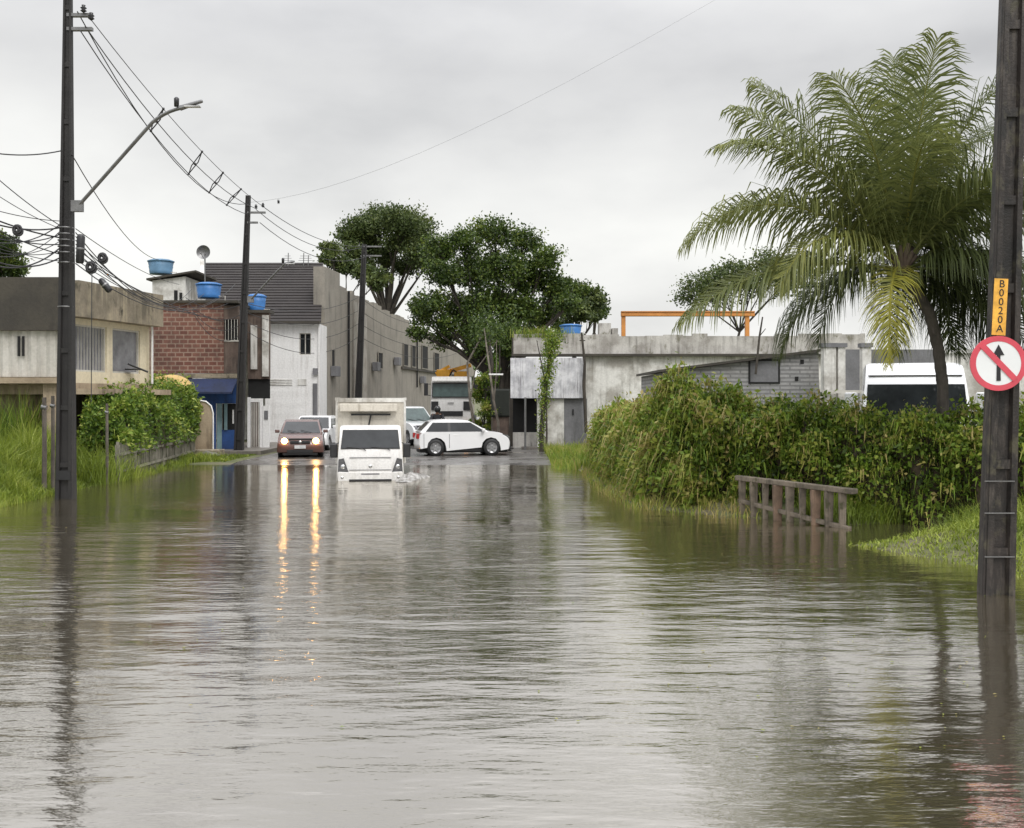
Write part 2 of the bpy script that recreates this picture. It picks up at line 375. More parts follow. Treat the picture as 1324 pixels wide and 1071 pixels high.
# wet asphalt, rising out of the flood at the far end
am, nt, b = newmat('wet_asphalt'); v = coords(nt)
n0 = noise(nt, v, .55, 6)
nt.links.new(mixc(nt, ramp(nt, noise(nt, v, 30, 3), [(.3, (0,0,0)), (.7, (1,1,1))]), ramp(nt, n0, [(.35, (.055,.05,.046)), (.65, (.11,.10,.09))]), (.10,.095,.088)), b.inputs['Base Color'])
rr = nt.nodes.new('ShaderNodeMapRange'); rr.inputs['From Min'].default_value = .4; rr.inputs['From Max'].default_value = .6; rr.inputs['To Min'].default_value = .12; rr.inputs['To Max'].default_value = .42
nt.links.new(n0, rr.inputs['Value']); nt.links.new(rr.outputs[0], b.inputs['Roughness']); bump(nt, b, noise(nt, v, 40, 3), .25, .01)
mb = MB(); yy = [24,26,28,30]+[30.5+.5*k for k in range(18)]+[42,47]
for k in range(len(yy)-1):
    z0 = gz1(-3, yy[k])+.008; z1 = gz1(-3, yy[k+1])+.008
    mb.add([(-9.3, yy[k], z0), (1.7, yy[k], z0), (1.7, yy[k+1], z1), (-9.3, yy[k+1], z1)], [(0,1,2,3)], True)
mb.add([(-9.3,47,.058), (1.7,47,.058), (1.2,52,.058), (-4,130,.058), (-12,130,.058)], [(0,1,2,3,4)])
struct('road', mb, am)
# pavement and kerb at the left, in front of the shops
pm = weathered('wet_paving', (.20,.18,.155), (.12,.11,.095), (.08,.07,.055), k=2, rough=.5)
mb = MB(); mb.box((-9.75,41.2,-.2), (-9.55,60,.20)); struct('kerb', mb, pm)
mb = MB(); mb.box((-15.5,41.2,-.2), (-9.75,50.05,.19)); struct('pavement', mb, pm)
mb = MB(); mb.box((.4,45.4,-.2), (9,46.6,.16)); struct('right_pavement', mb, pm)

# ------------------------------------------------------------------ flood water
wm, nt, b = newmat('flood_water')
v1 = coords(nt, (1.15, 3.0, 1)); v2 = coords(nt, (2.6, 8.0, 1)); v3 = coords(nt, (.12, .22, 1)); v4 = coords(nt, (.34, .95, 1))
w1 = noise(nt, v1, 1.0, 3, .5); w2 = noise(nt, v2, 1.0, 4, .6); calm = noise(nt, v3, 1.0, 3, .55); w4 = noise(nt, v4, 1.0, 3, .5)
def math2(op, a, bb):
    n = nt.nodes.new('ShaderNodeMath'); n.operation = op
    for k, q in enumerate((a, bb)):
        if isinstance(q, (int, float)): n.inputs[k].default_value = q
        else: nt.links.new(q, n.inputs[k])
    return n.outputs[0]
cf = nt.nodes.new('ShaderNodeMapRange'); cf.inputs['From Min'].default_value = .36; cf.inputs['From Max'].default_value = .62; cf.inputs['To Min'].default_value = .25; cf.inputs['To Max'].default_value = 1.0
nt.links.new(calm, cf.inputs['Value'])
# sheltered, calmer water along the right bank
tcn = nt.nodes.new('ShaderNodeTexCoord'); spx = nt.nodes.new('ShaderNodeSeparateXYZ'); nt.links.new(tcn.outputs['Object'], spx.inputs[0])
sh = nt.nodes.new('ShaderNodeMapRange'); sh.inputs['From Min'].default_value = 1.6; sh.inputs['From Max'].default_value = 3.4; sh.inputs['To Min'].default_value = 1; sh.inputs['To Max'].default_value = .65
nt.links.new(spx.outputs['X'], sh.inputs['Value'])
far = nt.nodes.new('ShaderNodeMapRange'); far.inputs['From Min'].default_value = 17; far.inputs['From Max'].default_value = 30; far.inputs['To Min'].default_value = 1; far.inputs['To Max'].default_value = .45
nt.links.new(spx.outputs['Y'], far.inputs['Value'])
h = math2('ADD', math2('MULTIPLY', w1, 1.0), math2('ADD', math2('MULTIPLY', w2, .36), math2('MULTIPLY', w4, .45)))
near = nt.nodes.new('ShaderNodeMapRange'); near.inputs['From Min'].default_value = 5; near.inputs['From Max'].default_value = 13; near.inputs['To Min'].default_value = .66; near.inputs['To Max'].default_value = 1.0
nt.links.new(spx.outputs['Y'], near.inputs['Value'])
h = math2('MULTIPLY', math2('MULTIPLY', math2('MULTIPLY', math2('MULTIPLY', h, near.outputs[0]), cf.outputs[0]), sh.outputs[0]), far.outputs[0])
bn = nt.nodes.new('ShaderNodeBump'); bn.inputs['Strength'].default_value = 1.0; bn.inputs['Distance'].default_value = .037
nt.links.new(h, bn.inputs['Height']); nt.links.new(bn.outputs[0], b.inputs['Normal'])
nt.links.new(ramp(nt, noise(nt, coords(nt, (.2,.3,1)), 1, 5), [(.3, (.070,.058,.036)), (.7, (.095,.080,.052))]), b.inputs['Base Color'])
b.inputs['Roughness'].default_value = .3; b.inputs['Specular IOR Level'].default_value = 0
lw = nt.nodes.new('ShaderNodeLayerWeight'); lw.inputs['Blend'].default_value = .5; nt.links.new(bn.outputs[0], lw.inputs['Normal'])
gl = nt.nodes.new('ShaderNodeBsdfGlossy'); gl.inputs['Roughness'].default_value = .075; gl.inputs['Color'].default_value = (.91,.885,.84,1); nt.links.new(bn.outputs[0], gl.inputs['Normal'])
ms_ = nt.nodes.new('ShaderNodeMixShader'); nt.links.new(ramp(nt, lw.outputs['Facing'], [(0,(.04,.04,.04)), (.45,(.30,.30,.30)), (.64,(.68,.68,.68)), (.85,(.80,.80,.80)), (1,(.92,.92,.92))]), ms_.inputs[0])
nt.links.new(b.outputs[0], ms_.inputs[1]); nt.links.new(gl.outputs[0], ms_.inputs[2]); nt.links.new(ms_.outputs[0], nt.nodes['Material Output'].inputs['Surface'])
mb = MB(); mb.add([(-60,-40,0), (60,-40,0), (60,44,0), (-60,44,0)], [(0,1,2,3)])
struct('water', mb, wm)
# ------------------------------------------------------------------ utility poles
def pole(label, base, top, w0, w1, mat, z0=-.5):
    """tapering concrete pole of double-T section, with steps and bands"""
    t = thing('utility_pole', label, 'utility pole', (base.x, base.y, 0))
    b = Vector((0,0,z0)); tp = Vector((top.x-base.x, top.y-base.y, top.z))
    mb = MB(); N = 14
    def ring(p, w):
        d = w*.72; f = w*.22; r = w*.16
        return [p+Vector(q+(0,)) for q in ((-w/2,-d/2),(-w/2+f,-d/2),(-w/2+f+.02,-r),(w/2-f-.02,-r),(w/2-f,-d/2),(w/2,-d/2),(w/2,d/2),(w/2-f,d/2),(w/2-f-.02,r),(-w/2+f+.02,r),(-w/2+f,d/2),(-w/2,d/2))]
    vs = []
    for i in range(N+1):
        k = i/N; vs += ring(b.lerp(tp, k), w0+(w1-w0)*k)
    n = 12
    fs = [(i*n+k, i*n+(k+1) % n, (i+1)*n+(k+1) % n, (i+1)*n+k) for i in range(N) for k in range(n)]
    mb.add(vs, fs); mb.add(vs[-n:], [tuple(range(n))])
    for i in range(1, N*2):   # webs between the flanges
        k = i/(N*2); p = b.lerp(tp, k); w = w0+(w1-w0)*k
        if i % 3 == 0: mb.box((p.x-w*.29, p.y-w*.28, p.z-.05), (p.x+w*.29, p.y+w*.30, p.z+.05))
    mb.build('shaft', mat, t)
    return t
p1b = P(85,645,23.5); p1b.z = 0; p1t = P(88,-14,23.5)
pole1 = pole('dark concrete pole standing in the flood at left, with the long lamp arm', p1b, p1t, .38, .16, M['pole'])
p3b = P(308,588,42); p3b.z = 0; p3t = P(321,253,42)
pole3 = pole('leaning dark utility pole in front of the blue shop and white house', p3b, p3t, .36, .18, M['pole'])
p4b = P(461,570,57); p4b.z = 0; p4t = P(471,316,57)
pole4 = pole('farthest dark utility pole, against the long beige wall behind the box truck', p4b, p4t, .40, .24, M['pole'])
p2b = P(1286,765,12.0); p2b.z = 0; p2t = P(1316,-230,12.0)
pole2 = pole('big wet concrete utility pole at right edge with the red and white sign on it', p2b, p2t, .33, .21, M['pole_near'])
# bands round the poles
for py in (295,303,311,319,327,340,397):
    q = P(85, py, 23.5)-Vector((p1b.x, p1b.y, 0)); MB().lathe([(.165,-.012),(.17,0),(.165,.012)], (q.x, 0, q.z), seg=14).build('steel_band', M['steel'], pole1)
MB().box((-.16,-.145,.42), (.16,-.137,.62)).build('painted_mark', M['black'], pole1)
for z in (.42,.9,1.25): MB().box((-.165,-.128,z), (.165,-.120,z+.012)).build('wire_band', M['steel'], pole2)
mb = MB(); mb.tube([(-.182,-.1,-.3), (-.068,-.1,3.0), (.072,-.08,6.8)], .018, 6); mb.build('ground_conduit', M['pole_near'], pole2)

def pole_arm(pl, pb, dx0, dz, length, name='cross_arm'):
    mb = MB(); mb.box((dx0,-.05,dz-.035), (dx0+length,.05,dz+.035)); mb.build(name, M['steel'], pl)
def insulator(pl, x, y, z, up=1):
    mb = MB(); mb.lathe([(0,-.02),(.03,0),(.07,.03),(.03,.06),(.07,.09),(.03,.12),(.045,.15),(0,.17)], (x, y, z), seg=10); mb.build('insulator', M['blackp'], pl)
def rel(pt, pb): return Vector((pt.x-pb.x, pt.y-pb.y, pt.z))
a = rel(P(93,20,23.5), p1b); pole_arm(pole1, p1b, a.x-.1, a.z, .55)
a2 = rel(P(93,38,23.5), p1b); pole_arm(pole1, p1b, a2.x-.1, a2.z, .55, 'support_arm')
for px, py in ((108,16),(118,26)):
    q = rel(P(px, py, 23.4), p1b); insulator(pole1, q.x, q.y, q.z)
for px, py in ((331,270),(340,268)):
    q = rel(P(px, py, 42), p3b); insulator(pole3, q.x, q.y, q.z)
q = rel(P(320,275,42), p3b); pole_arm(pole3, p3b, q.x, q.z, .7)
q = rel(P(320,288,42), p3b); pole_arm(pole3, p3b, q.x, q.z, .4, 'support_arm')
for dy in (0, 12):
    q = rel(P(470,319+dy,57), p4b); pole_arm(pole4, p4b, q.x, q.z, .95)

# street lamps on their long arms
def lamp(label, pb_pt, elbow, tip, head0, head1, d):
    t = thing('street_lamp', label, 'street lamp', tuple(pb_pt))
    o = pb_pt
    pts = [pb_pt.lerp(elbow, k/6) for k in range(6)]+[elbow*.97+pb_pt*.03, elbow+Vector((.06,0,.03))]
    e = pts[-1]
    for k in (1,2,3,4): pts.append(e.lerp(tip, k/4)+Vector((0,0,.03*math.sin(k/4*PI))))
    MB().tube([p-o for p in pts], .038, 8).build('arm', M['steel'], t)
    d0 = (head1-head0).normalized(); L = (head1-head0).length
    mb = MB(); h0 = head0-o; h1 = head1-o; s = Vector((0,1,0))*.12; u = Vector((-d0.z,0,d0.x))
    mb.hexa([h0-s*.7-u*.03, h0+s*.7-u*.03, h1+s*.5-u*.02, h1-s*.5-u*.02, h0-s*.5+u*.06, h0+s*.5+u*.06, h1+s*.3+u*.04, h1-s*.3+u*.04])
    hd = mb.build('lamp_head', M['steel'], t, bev=.02)
    mb = MB(); c = h0.lerp(h1, .55)-u*.045
    mb.box(tuple(c-Vector((.16,.06,.012))), tuple(c+Vector((.16,.06,.012)))); mb.build('lens', M['plate'], hd)
    MB().lathe([(0,0),(.05,0),(.055,.16),(.03,.19),(0,.2)], tuple(h0+Vector((-.06,0,.05))), seg=12).build('photocell', M['blackp'], t)
    MB().box(tuple(-Vector((.12,.06,.1))), tuple(Vector((.12,.06,.14)))).build('clamp', M['steel'], t)
    return t
lamp('grey street lamp on a long arm rising from the left flooded pole', P(100,268,23.4), P(200,155,22.6), P(234,140,22.4), P(232,141,22.4), P(262,131,22.2), 23)
lamp('small street lamp arm on the leaning pole, reaching over the dark roof', P(324,388,41.9), P(362,347,41), P(370,341,40.8), P(368,342,40.8), P(381,338,40.7), 42)

# ------------------------------------------------------------------ cables
def cable(label, pts, sag=.0, r=.012, group='overhead cables between the poles', name='overhead_cable'):
    mb = MB(); out = []
    for a, b in zip(pts[:-1], pts[1:]):
        n = 14
        for k in range(n): 
            t = k/n; p = Vector(a).lerp(Vector(b), t); p.z -= sag*4*t*(1-t); out.append(p)
    out.append(Vector(pts[-1])); o = out[0].copy()
    mb.tube([p-o for p in out], r if not isinstance(r, tuple) else [r[0]+(r[1]-r[0])*i/(len(out)-1) for i in range(len(out))], 5, flat=False)
    ob = mb.build(name, M['cable'], loc=o); return tag(ob, label, 'cable', group), out
spans = [('topmost cable from the left pole head down to the leaning pole', (118,26), (341,268), .35, .010),
         ('second cable from the left pole head to the leaning pole', (110,34), (331,270), .62, .013),
         ('third cable of the main span to the leaning pole', (104,40), (322,278), .75, .013),
         ('lowest, slackest cable of the span from left pole to leaning pole', (100,15), (318,264), 1.15, .013)]
SP = []
for lb, a, b, sg, r in spans:
    o, pts = cable(lb, [P(*a, 23.4), P(*b, 42)], sg, r); SP.append(pts)
for k, f in enumerate((4, 7, 9, 11)):
    q = [s[f] for s in SP[:3]]
    t = thing('cable_spacer', ['cable spacer where the lamp arm crosses the span', 'cable spacer a third down the main span', 'cable spacer midway down the main span', 'cable spacer nearest the leaning pole'][k], 'cable spacer', tuple(q[1]), group='spacers on the main cable span')
    mb = MB(); z = Vector(q[1])
    mb.tube([q[0]-z, q[1]-z+Vector((.1,0,.05)), q[2]-z, q[1]-z-Vector((.1,0,.05)), q[0]-z], .018, 5); mb.build('frame', M['blackp'], t)
    for p in q: MB().lathe([(0,-.03),(.035,-.03),(.035,.03),(0,.03)], tuple(p-z), seg=8).build('clip', M['blackp'], t)
for lb, a, b, sg in (('upper cable from the leaning pole to the farthest pole', (341,268), (474,318), .5), ('middle cable from the leaning pole to the farthest pole', (331,271), (468,320), .7), ('lower cable from the leaning pole to the farthest pole', (336,288), (478,330), .8)):
    cable(lb, [P(*a, 42), P(*b, 57)], sg, .014)
cable('single thin cable crossing the empty sky towards the right pole', [P(322,262,42), Vector((p2t.x, 12, 8.6))], .9, (.0045,.0004))
cable('slack cable dropping from left pole to the faded blue tank', [P(93,200,23.4), P(205,336,46)], .5, .012)
cable('short cable leaving the frame at left, high on the pole', [P(80,195,23.5), P(-60,186,21)], .15, .014)
cable('upper steep cable entering from the left frame edge', [P(78,292,23.5), P(-60,178,20)], .1, .010)
cable('lower steep cable entering from the left frame edge', [P(78,296,23.5), P(-60,212,20)], .1, .008)
GL = 'bundle of low cables leaving the pole to the left'
for k in range(13):
    cable('low slack cable in the bundle running left from the flooded pole', [P(78,286+k*4.3,23.5), P(-70,250+(k*37%60),19.5)], .10+.10*(k*3 % 5), .009+.004*(k % 3), GL)
GR = 'bundle of low cables running to the brick house'
for k in range(10):
    cable('low slack cable in the bundle between left pole and brick house', [P(98,296+k*5,23.4), P(232+k*8,368+(k*5%9)*6,43)], .2+.14*(k*3%7), .010+.003*(k % 2), GR)
for k in range(4):
    cable('cable hanging slack along the facades to the leaning pole', [P(240+k*4,385+k*8,42.6), P(316,392+k*12,42)], .35+.1*k, .013, 'cables looping along the brick facade')
for k in range(4):
    cable('cable running past the dark roof to the farthest pole', [P(318,392+k*12,42), P(463,385+k*17,57)], .5+.12*k, .013, 'low cables between the two far poles')
for k in range(4):
    cable('cable strung along the beige wall behind the farthest pole', [P(466,385+k*17,57), P(566+8*k,415+k*14,80)], .7, .014, 'low cables along the beige wall')
cable('thin cable dropping straight down from the splice boxes to the hedge', [P(119,345,23.3), P(118,520,23.3)], 0, .010)
# splice boxes and coils
def splice(label, px, py, d, r, h, tilt=0):
    t = thing('cable_splice_box', label, 'splice box', tuple(P(px, py, d)), ry=tilt)
    MB().lathe([(0,-h/2),(r*.8,-h/2),(r,-h/2+.03),(r,h/2-.05),(r*.7,h/2),(0,h/2)], seg=14).build('casing', M['blackp'], t)
    MB().lathe([(r*1.05,-.02),(r*1.12,0),(r*1.05,.02)], seg=14).build('clamp_ring', M['steel'], t)
    return t
splice('tall black splice box hanging against the left pole', 104, 322, 23.3, .085, .62, .05)
splice('slanted black splice box lowest in the hanging cables', 136, 369, 23.6, .075, .34, -.7)
def coil(label, px, py, d, r):
    mb = MB()
    for k in range(9):
        a = k*1.3; q = r*(1-.09*(k % 6)); pts = [Vector((math.cos(u)*q+.02*math.sin(a), math.sin(u+a)*r*.35, math.sin(u)*q*1.1+.02*math.cos(a*2))) for u in np.linspace(0, 2*PI, 14)]
        mb.tube(pts, .022, 5)
    return tag(mb.build('cable_coil', M['cable'], loc=P(px, py, d)), label, 'cable coil')
coil('round black cable coil nearer the pole', 117, 346, 23.3, .095)
coil('round black cable coil higher and further from the pole', 132, 334, 23.5, .085)
coil('tangled black cable coil in the bundle near the left frame edge', 22, 298, 21.5, .08)
tag(MB().lathe([(0,-.04),(.09,-.02),(.03,0),(.09,.02),(0,.05)], (0,0,0), axis='x', seg=10).build('cable_marker', M['blackp'], loc=P(360,261,40)), 'small dark marker on the thin sky cable right of the leaning pole', 'cable marker')

# ------------------------------------------------------------------ road sign and pole number plate
ts = thing('road_sign', 'round no-straight-ahead sign with red rim and black arrow on the right pole', 'road sign', tuple(P(1291,470,11.82)), rz=R(-4))
rs = .30; s = ts
MB().lathe([(0,0),(rs,0),(rs,.012),(0,.012)], axis='y', seg=48, smooth=False).build('panel', M['signw'], s)
MB().lathe([(rs*.80,-.003),(rs*1.0,-.003),(rs*1.003,.014),(rs*1.0,.016),(rs*.80,.0)], axis='y', seg=48, smooth=False).build('red_rim', M['signr'], s)
mb = MB(); w = .024*1.2; q = rs*.83/math.sqrt(2)
k = w/math.sqrt(2)*1.1
mb.add([(-q-k,-.010,q-k+.02), (-q+k,-.010,q+k+.02), (q+k,-.010,-q+k-.0), (q-k,-.010,-q-k-.0)]+[(-q-k,-.004,q-k+.02), (-q+k,-.004,q+k+.02), (q+k,-.004,-q+k), (q-k,-.004,-q-k)], [(0,1,2,3),(4,7,6,5),(0,4,5,1),(1,5,6,2),(2,6,7,3),(3,7,4,0)])
mb.build('red_slash', M['signr'], s)
mb = MB()
ar = [(-.022,-.19),(.022,-.19),(.018,.09),(.060,.09),(.0,.205),(-.060,.09),(-.018,.09)]
mb.add([(x,-.0075,z) for x,z in ar]+[(x,-.002,z) for x,z in ar], [tuple(range(7))]+[(i,(i+1) % 7,(i+1) % 7+7,i+7) for i in range(7)])
mb.build('black_arrow', M['signk'], s)
mb = MB(); mb.box((-.2,.014,.10), (.2,.03,.14)); mb.box((-.2,.014,-.14), (.2,.03,-.10)); mb.build('bracket', M['steel'], s)
tt = thing('number_plate', 'narrow yellow number plate reading B0020A above the round sign', 'number plate', tuple(P(1293,397,11.85)), ry=R(3.0))
MB().box((-.075,0,-.31), (.075,.006,.31)).build('panel', M['tagy'], tt)
def text_mesh(s, size, mat, parent, loc, name='lettering', bold=.0, rot=(R(90),0,0)):
    cu = bpy.data.curves.new(name, 'FONT'); cu.body = s; cu.size = size; cu.align_x = 'CENTER'; cu.align_y = 'CENTER'; cu.extrude = .001; cu.offset = bold
    tmp = bpy.data.objects.new('t', cu); COL.objects.link(tmp); bpy.context.view_layer.update()
    me = bpy.data.meshes.new_from_object(tmp.evaluated_get(bpy.context.evaluated_depsgraph_get())); bpy.data.objects.remove(tmp)
    me.materials.clear(); me.materials.append(mat)
    o = bpy.data.objects.new(name, me); COL.objects.link(o); o.parent = parent; o.location = loc; o.rotation_euler = rot; return o
for k, ch in enumerate('B0020A'):
    text_mesh(ch, .115, M['signk'], tt, (.008,-.003,.25-k*.098), bold=.0)

# ------------------------------------------------------------------ left corner house (cream, two storeys)
def wall_frame(A, B):
    """local frame along a facade A->B: returns function (u, out, z)"""
    A = Vector((A[0], A[1], 0)); B = Vector((B[0], B[1], 0)); d = (B-A).normalized(); n = Vector((d.y, -d.x, 0))
    return (lambda u, o, z: A+d*u+n*o+Vector((0,0,z))), (B-A).length
def fbox(mb, fr, u0, u1, o0, o1, z0, z1):
    return mb.hexa([fr(u0,o0,z0), fr(u1,o0,z0), fr(u1,o1,z0), fr(u0,o1,z0), fr(u0,o0,z1), fr(u1,o0,z1), fr(u1,o1,z1), fr(u0,o1,z1)])
h1 = thing('corner_house', 'cream two-storey house with stained parapet and white corrugated side, behind the left pole', 'house')
cA = (-12.35, 30.0); cB = (-11.45, 34.2)     # street side, running away from the photographer
fr, L = wall_frame(cA, cB)
def zz(py, d): return CH-(py-HY)/F*d
# main body: floors, back, with the street wall built as piers round real openings
z_top, z_cor, z_wt, z_wb, z_slab0, z_slab1 = 5.45, 4.45, 4.28, 2.95, 2.30, 2.62
mb = MB()
fbox(mb, fr, 0, L, -.22, 0, z_slab1, z_wb)                 # below the windows
fbox(mb, fr, 0, L, -.22, 0, z_wt, z_cor)                   # above them
W2 = [(.25,1.95),(2.25,3.75)]
us = [0]+[q for w in W2 for q in w]+[L]
for k in range(0, len(us), 2): fbox(mb, fr, us[k], us[k+1], -.22, 0, z_wb, z_wt)
fbox(mb, fr, 0, L, -6, -5.8, 0, z_top)
fbox(mb, fr, L-.2, L, -5.8, -.22, 0, z_cor)
mb.build('upper_wall', M['cream'], h1)
for u0, u1 in W2:
    w = MB(); fbox(w, fr, u0, u0+.05, -.16, -.05, z_wb, z_wt); fbox(w, fr, u1-.05, u1, -.16, -.05, z_wb, z_wt); fbox(w, fr, u0+.05, u1-.05, -.16, -.05, z_wb, z_wb+.05); fbox(w, fr, u0+.05, u1-.05, -.16, -.05, z_wt-.05, z_wt)
    wo = w.build('window', M['whitep'], h1)
    p = MB(); fbox(p, fr, u0+.05, u1-.05, -.13, -.11, z_wb+.05, z_wt-.05); p.build('pane', M['pane'], wo)
    if u0 < 1:
        g = MB()
        for k in range(11): fbox(g, fr, u0+.1+k*.145, u0+.115+k*.145, -.08, -.065, z_wb+.05, z_wt-.05)
        g.build('bars', M['whitep'], wo)
mb = MB()
fbox(mb, fr, -.05, L+.1, -.3, .42, z_cor, z_cor+.12)
fbox(mb, fr, -.05, L+.1, .30, .42, z_cor+.12, z_top); fbox(mb, fr, -.05, .1, -5.9, .30, z_cor+.12, z_top); fbox(mb, fr, L-.05, L+.1, -5.9, .30, z_cor+.12, z_top-.25)
mb.build('parapet', M['stained'], h1)
mb = MB(); fbox(mb, fr, 0, L, -5.9, .75, z_slab0, z_slab0+.16); fbox(mb, fr, 0, L, -5.9, .12, z_slab0+.16, z_slab1); mb.build('balcony_slab', M['beige'], h1)
mb = MB(); fbox(mb, fr, .2, L, -.9, -.7, 0, z_slab0); mb.build('ground_floor_wall', M['stained'], h1)
mb = MB(); mb.tube([fr(L-.12,.16,2.65), fr(L-.12,.16,4.5)], .04, 8); mb.build('downpipe', M['white'], h1)
# side facing the photographer: white corrugated sheets between dark fascia and shaded ground floor
mb = MB(); mb.box((-21,29.75,4.06), (-12.42,30.0,5.52)); mb.box((-21,30,5.30), (-12.42,34,5.42)); mb.build('fascia', M['darkroof'], h1)
mb = MB(); mb.corr(-21, -12.42, 2.78, 4.05, 29.9, .26, .025); mb.build('corrugated_cladding', M['whitep'], h1)
mb = MB(); mb.box((-13.62,29.82,3.35), (-13.56,29.86,3.90)); mb.box((-13.50,29.82,3.35), (-13.44,29.86,3.90)); mb.build('slot_vent', M['void'], h1)
mb = MB(); mb.box((-21,29.7,2.60), (-12.42,30.3,2.76)); mb.box((-21,30.9,0), (-12.6,31.1,2.60)); mb.box((-12.95,29.9,0), (-12.6,30.2,2.60)); mb.box((-15.6,29.9,0), (-15.3,30.2,2.60)); mb.build('side_wall', M['beige'], h1)
mb = MB(); fbox(mb, fr, 2.9, 3.3, .0, .3, 3.05, 3.09); mb.tube([fr(2.6,.3,3.22), fr(3.35,.5,3.0)], .03, 6); mb.build('bracket', M['blackp'], h1)

# ------------------------------------------------------------------ brick building with blue shop below
hb = thing('brick_building', 'unplastered red brick upper floor above a blue shopfront, left of the leaning pole', 'house')
xl, xr = (193-CX)/F*43, (308-CX)/F*43        # -14.4 .. -10.6
zt = zz(392,43)
mb = MB(); mb.box((xl,43,3.2), (xl+2.95,43.18,zt)); mb.box((xl,43.18,3.2), (xl+.18,46,zt)); mb.build('brick_wall', M['brick'], hb)
mb = MB(); mb.box((xl+2.95,43.05,3.2), (xr,43.22,4.45)); mb.box((xl+2.95,43.05,5.35), (xr,43.22,zt-.1)); mb.box((xl+3.65,43.05,4.45), (xr,43.22,5.35)); mb.build('brown_wall', M['rust'], hb)
wo = MB().box((xl+2.96,43.16,4.46), (xl+3.64,43.2,5.34)).build('window', M['void'], hb)
mb = MB()
for k in range(6): mb.box((xl+3.0+k*.12,43.04,4.46), (xl+3.02+k*.12,43.06,5.34))
mb.box((xl+2.96,43.035,4.46), (xl+3.64,43.065,4.52)); mb.build('bars', M['whitep'], wo)
mb = MB(); mb.box((xl-.05,42.85,zt), (xr+.02,43.4,zt+.10)); mb.box((xl-.05,43.4,zt-.06), (xr,45.6,zt+.05)); mb.build('roof', M['darkroof'], hb)
mb = MB(); mb.box((xl,42.9,3.02), (xr,43.3,3.18)); mb.build('floor_slab', M['stained'], hb)
mb = MB(); mb.add([(xl+1.6,42.0,2.45),(xr,42.0,2.45),(xr,42.9,2.98),(xl+1.6,42.9,2.98),(xl+1.6,42.0,2.38),(xr,42.0,2.38),(xr,42.9,2.91),(xl+1.6,42.9,2.91)], [(0,1,2,3),(7,6,5,4),(0,4,5,1),(0,3,7,4),(1,5,6,2),(2,6,7,3)]); mb.build('awning', M['bluedark'], hb)
mb = MB(); mb.box((xl+1.6,42.95,2.0), (xr,43.0,2.9)); mb.box((xl+2.9,42.95,.19), (xr,43.0,.95)); mb.box((xl+1.6,42.95,.19), (xl+2.65,43.0,2.0)); mb.build('shopfront', M['blue'], hb)
mb = MB(); mb.box((xl+2.7,42.93,.19), (xl+2.9,42.98,2.0)); mb.box((xl+3.0,42.9,.95), (xl+3.12,42.94,2.0)); mb.build('shop_pillar', M['turq'], hb)
mb = MB(); mb.box((xl+2.9,43.02,.95), (xr-.05,43.05,1.99)); op = mb.build('shop_opening', M['void'], hb)
mb = MB(); mb.box((xl+3.3,43.0,1.2), (xl+3.36,43.015,1.75)); mb.build('hanging_poster', M['white'], op)
mb = MB(); mb.box((xl,43.3,.1), (xl+1.6,43.4,3.02)); mb.build('ground_floor_wall', M['rust'], hb)

hs = thing('narrow_house', 'narrow brown decayed house front with white gate, between leaning pole and white house', 'house')
x0, x1 = xr+.03, (349-CX)/F*44.5
zt2 = zz(405,44.5)
mb = MB(); mb.box((x0,44.4,3.0), (x1,44.6,zt2)); mb.box((x0,44.6,0), (x0+.15,45.6,zt2)); mb.build('wall', M['rust'], hs)
mb = MB(); mb.box((x0+.15,44.3,3.4), (x0+.4,44.42,5.2)); mb.box((x0+.62,44.28,3.1), (x1-.02,44.4,zt2-.1)); mb.build('pale_pilaster', M['dirtywhite'], hs)
mb = MB(); mb.box((x0,44.3,zt2), (x1+.03,45.2,zt2+.12)); mb.build('roof', M['darkroof'], hs)
mb = MB(); mb.box((x0,44.5,2.2), (x1,44.55,3.0)); mb.build('dark_opening', M['void'], hs)
gt = MB().box((x0,44.36,.19), (x0+.12,44.46,2.25)).box((x0+.5,44.36,.19), (x0+.62,44.46,2.2)).box((x0+.12,44.36,2.05), (x0+.5,44.46,2.2)).build('white_gate', M['white'], hs)
mb = MB()
for k in range(4): mb.box((x0+.16+k*.09,44.38,.2), (x0+.19+k*.09,44.44,2.03))
mb.build('slats', M['whitep'], gt)
mb = MB().box((x0+.63,44.36,.19), (x1,44.46,1.9)).build('door', M['white'], hs); MB().box((x0+.7,44.33,1.35), (x0+.85,44.355,1.7)).build('meter_box', M['greydoor'], hs)

# yellow awning and stained wall at the left of the shop
ya = thing('yellow_awning', 'faded yellow arched awning peeping over the green hedge', 'awning', tuple(P(208,500,37.5)))
pts = [(-.72+1.44*k/12, .34*math.sin(PI*k/12)**.6) for k in range(13)]
mb = MB(); n = 13
mb.add([(x,0,z) for x,z in pts]+[(x,1.2,z+.1) for x,z in pts], [(i,i+1,i+1+n,i+n) for i in range(n-1)]+[tuple(range(n))], True); mb.build('canvas', M['yellow'], ya)
MB().tube([(-.72,0,-.02),(.72,0,-.02)], .025, 6).tube([(-.72,.0,-.02),(-.72,1.2,.08)], .02, 6).tube([(.68,.02,-.02),(.68,.02,-2.0)], .025, 6).build('frame', M['steel'], ya)
bw = thing('stained_wall', 'stained beige courtyard wall with rounded top corner beside the blue shop', 'wall', tuple(Vector(((225-CX)/F*41, 41, .05))))
Lw = 50/F*41
prof = [(0,0),(Lw,0),(Lw,1.6),(Lw-.08,1.85),(Lw-.25,2.0),(Lw-.7,2.08),(0,2.2)]
mb = MB(); m = len(prof)
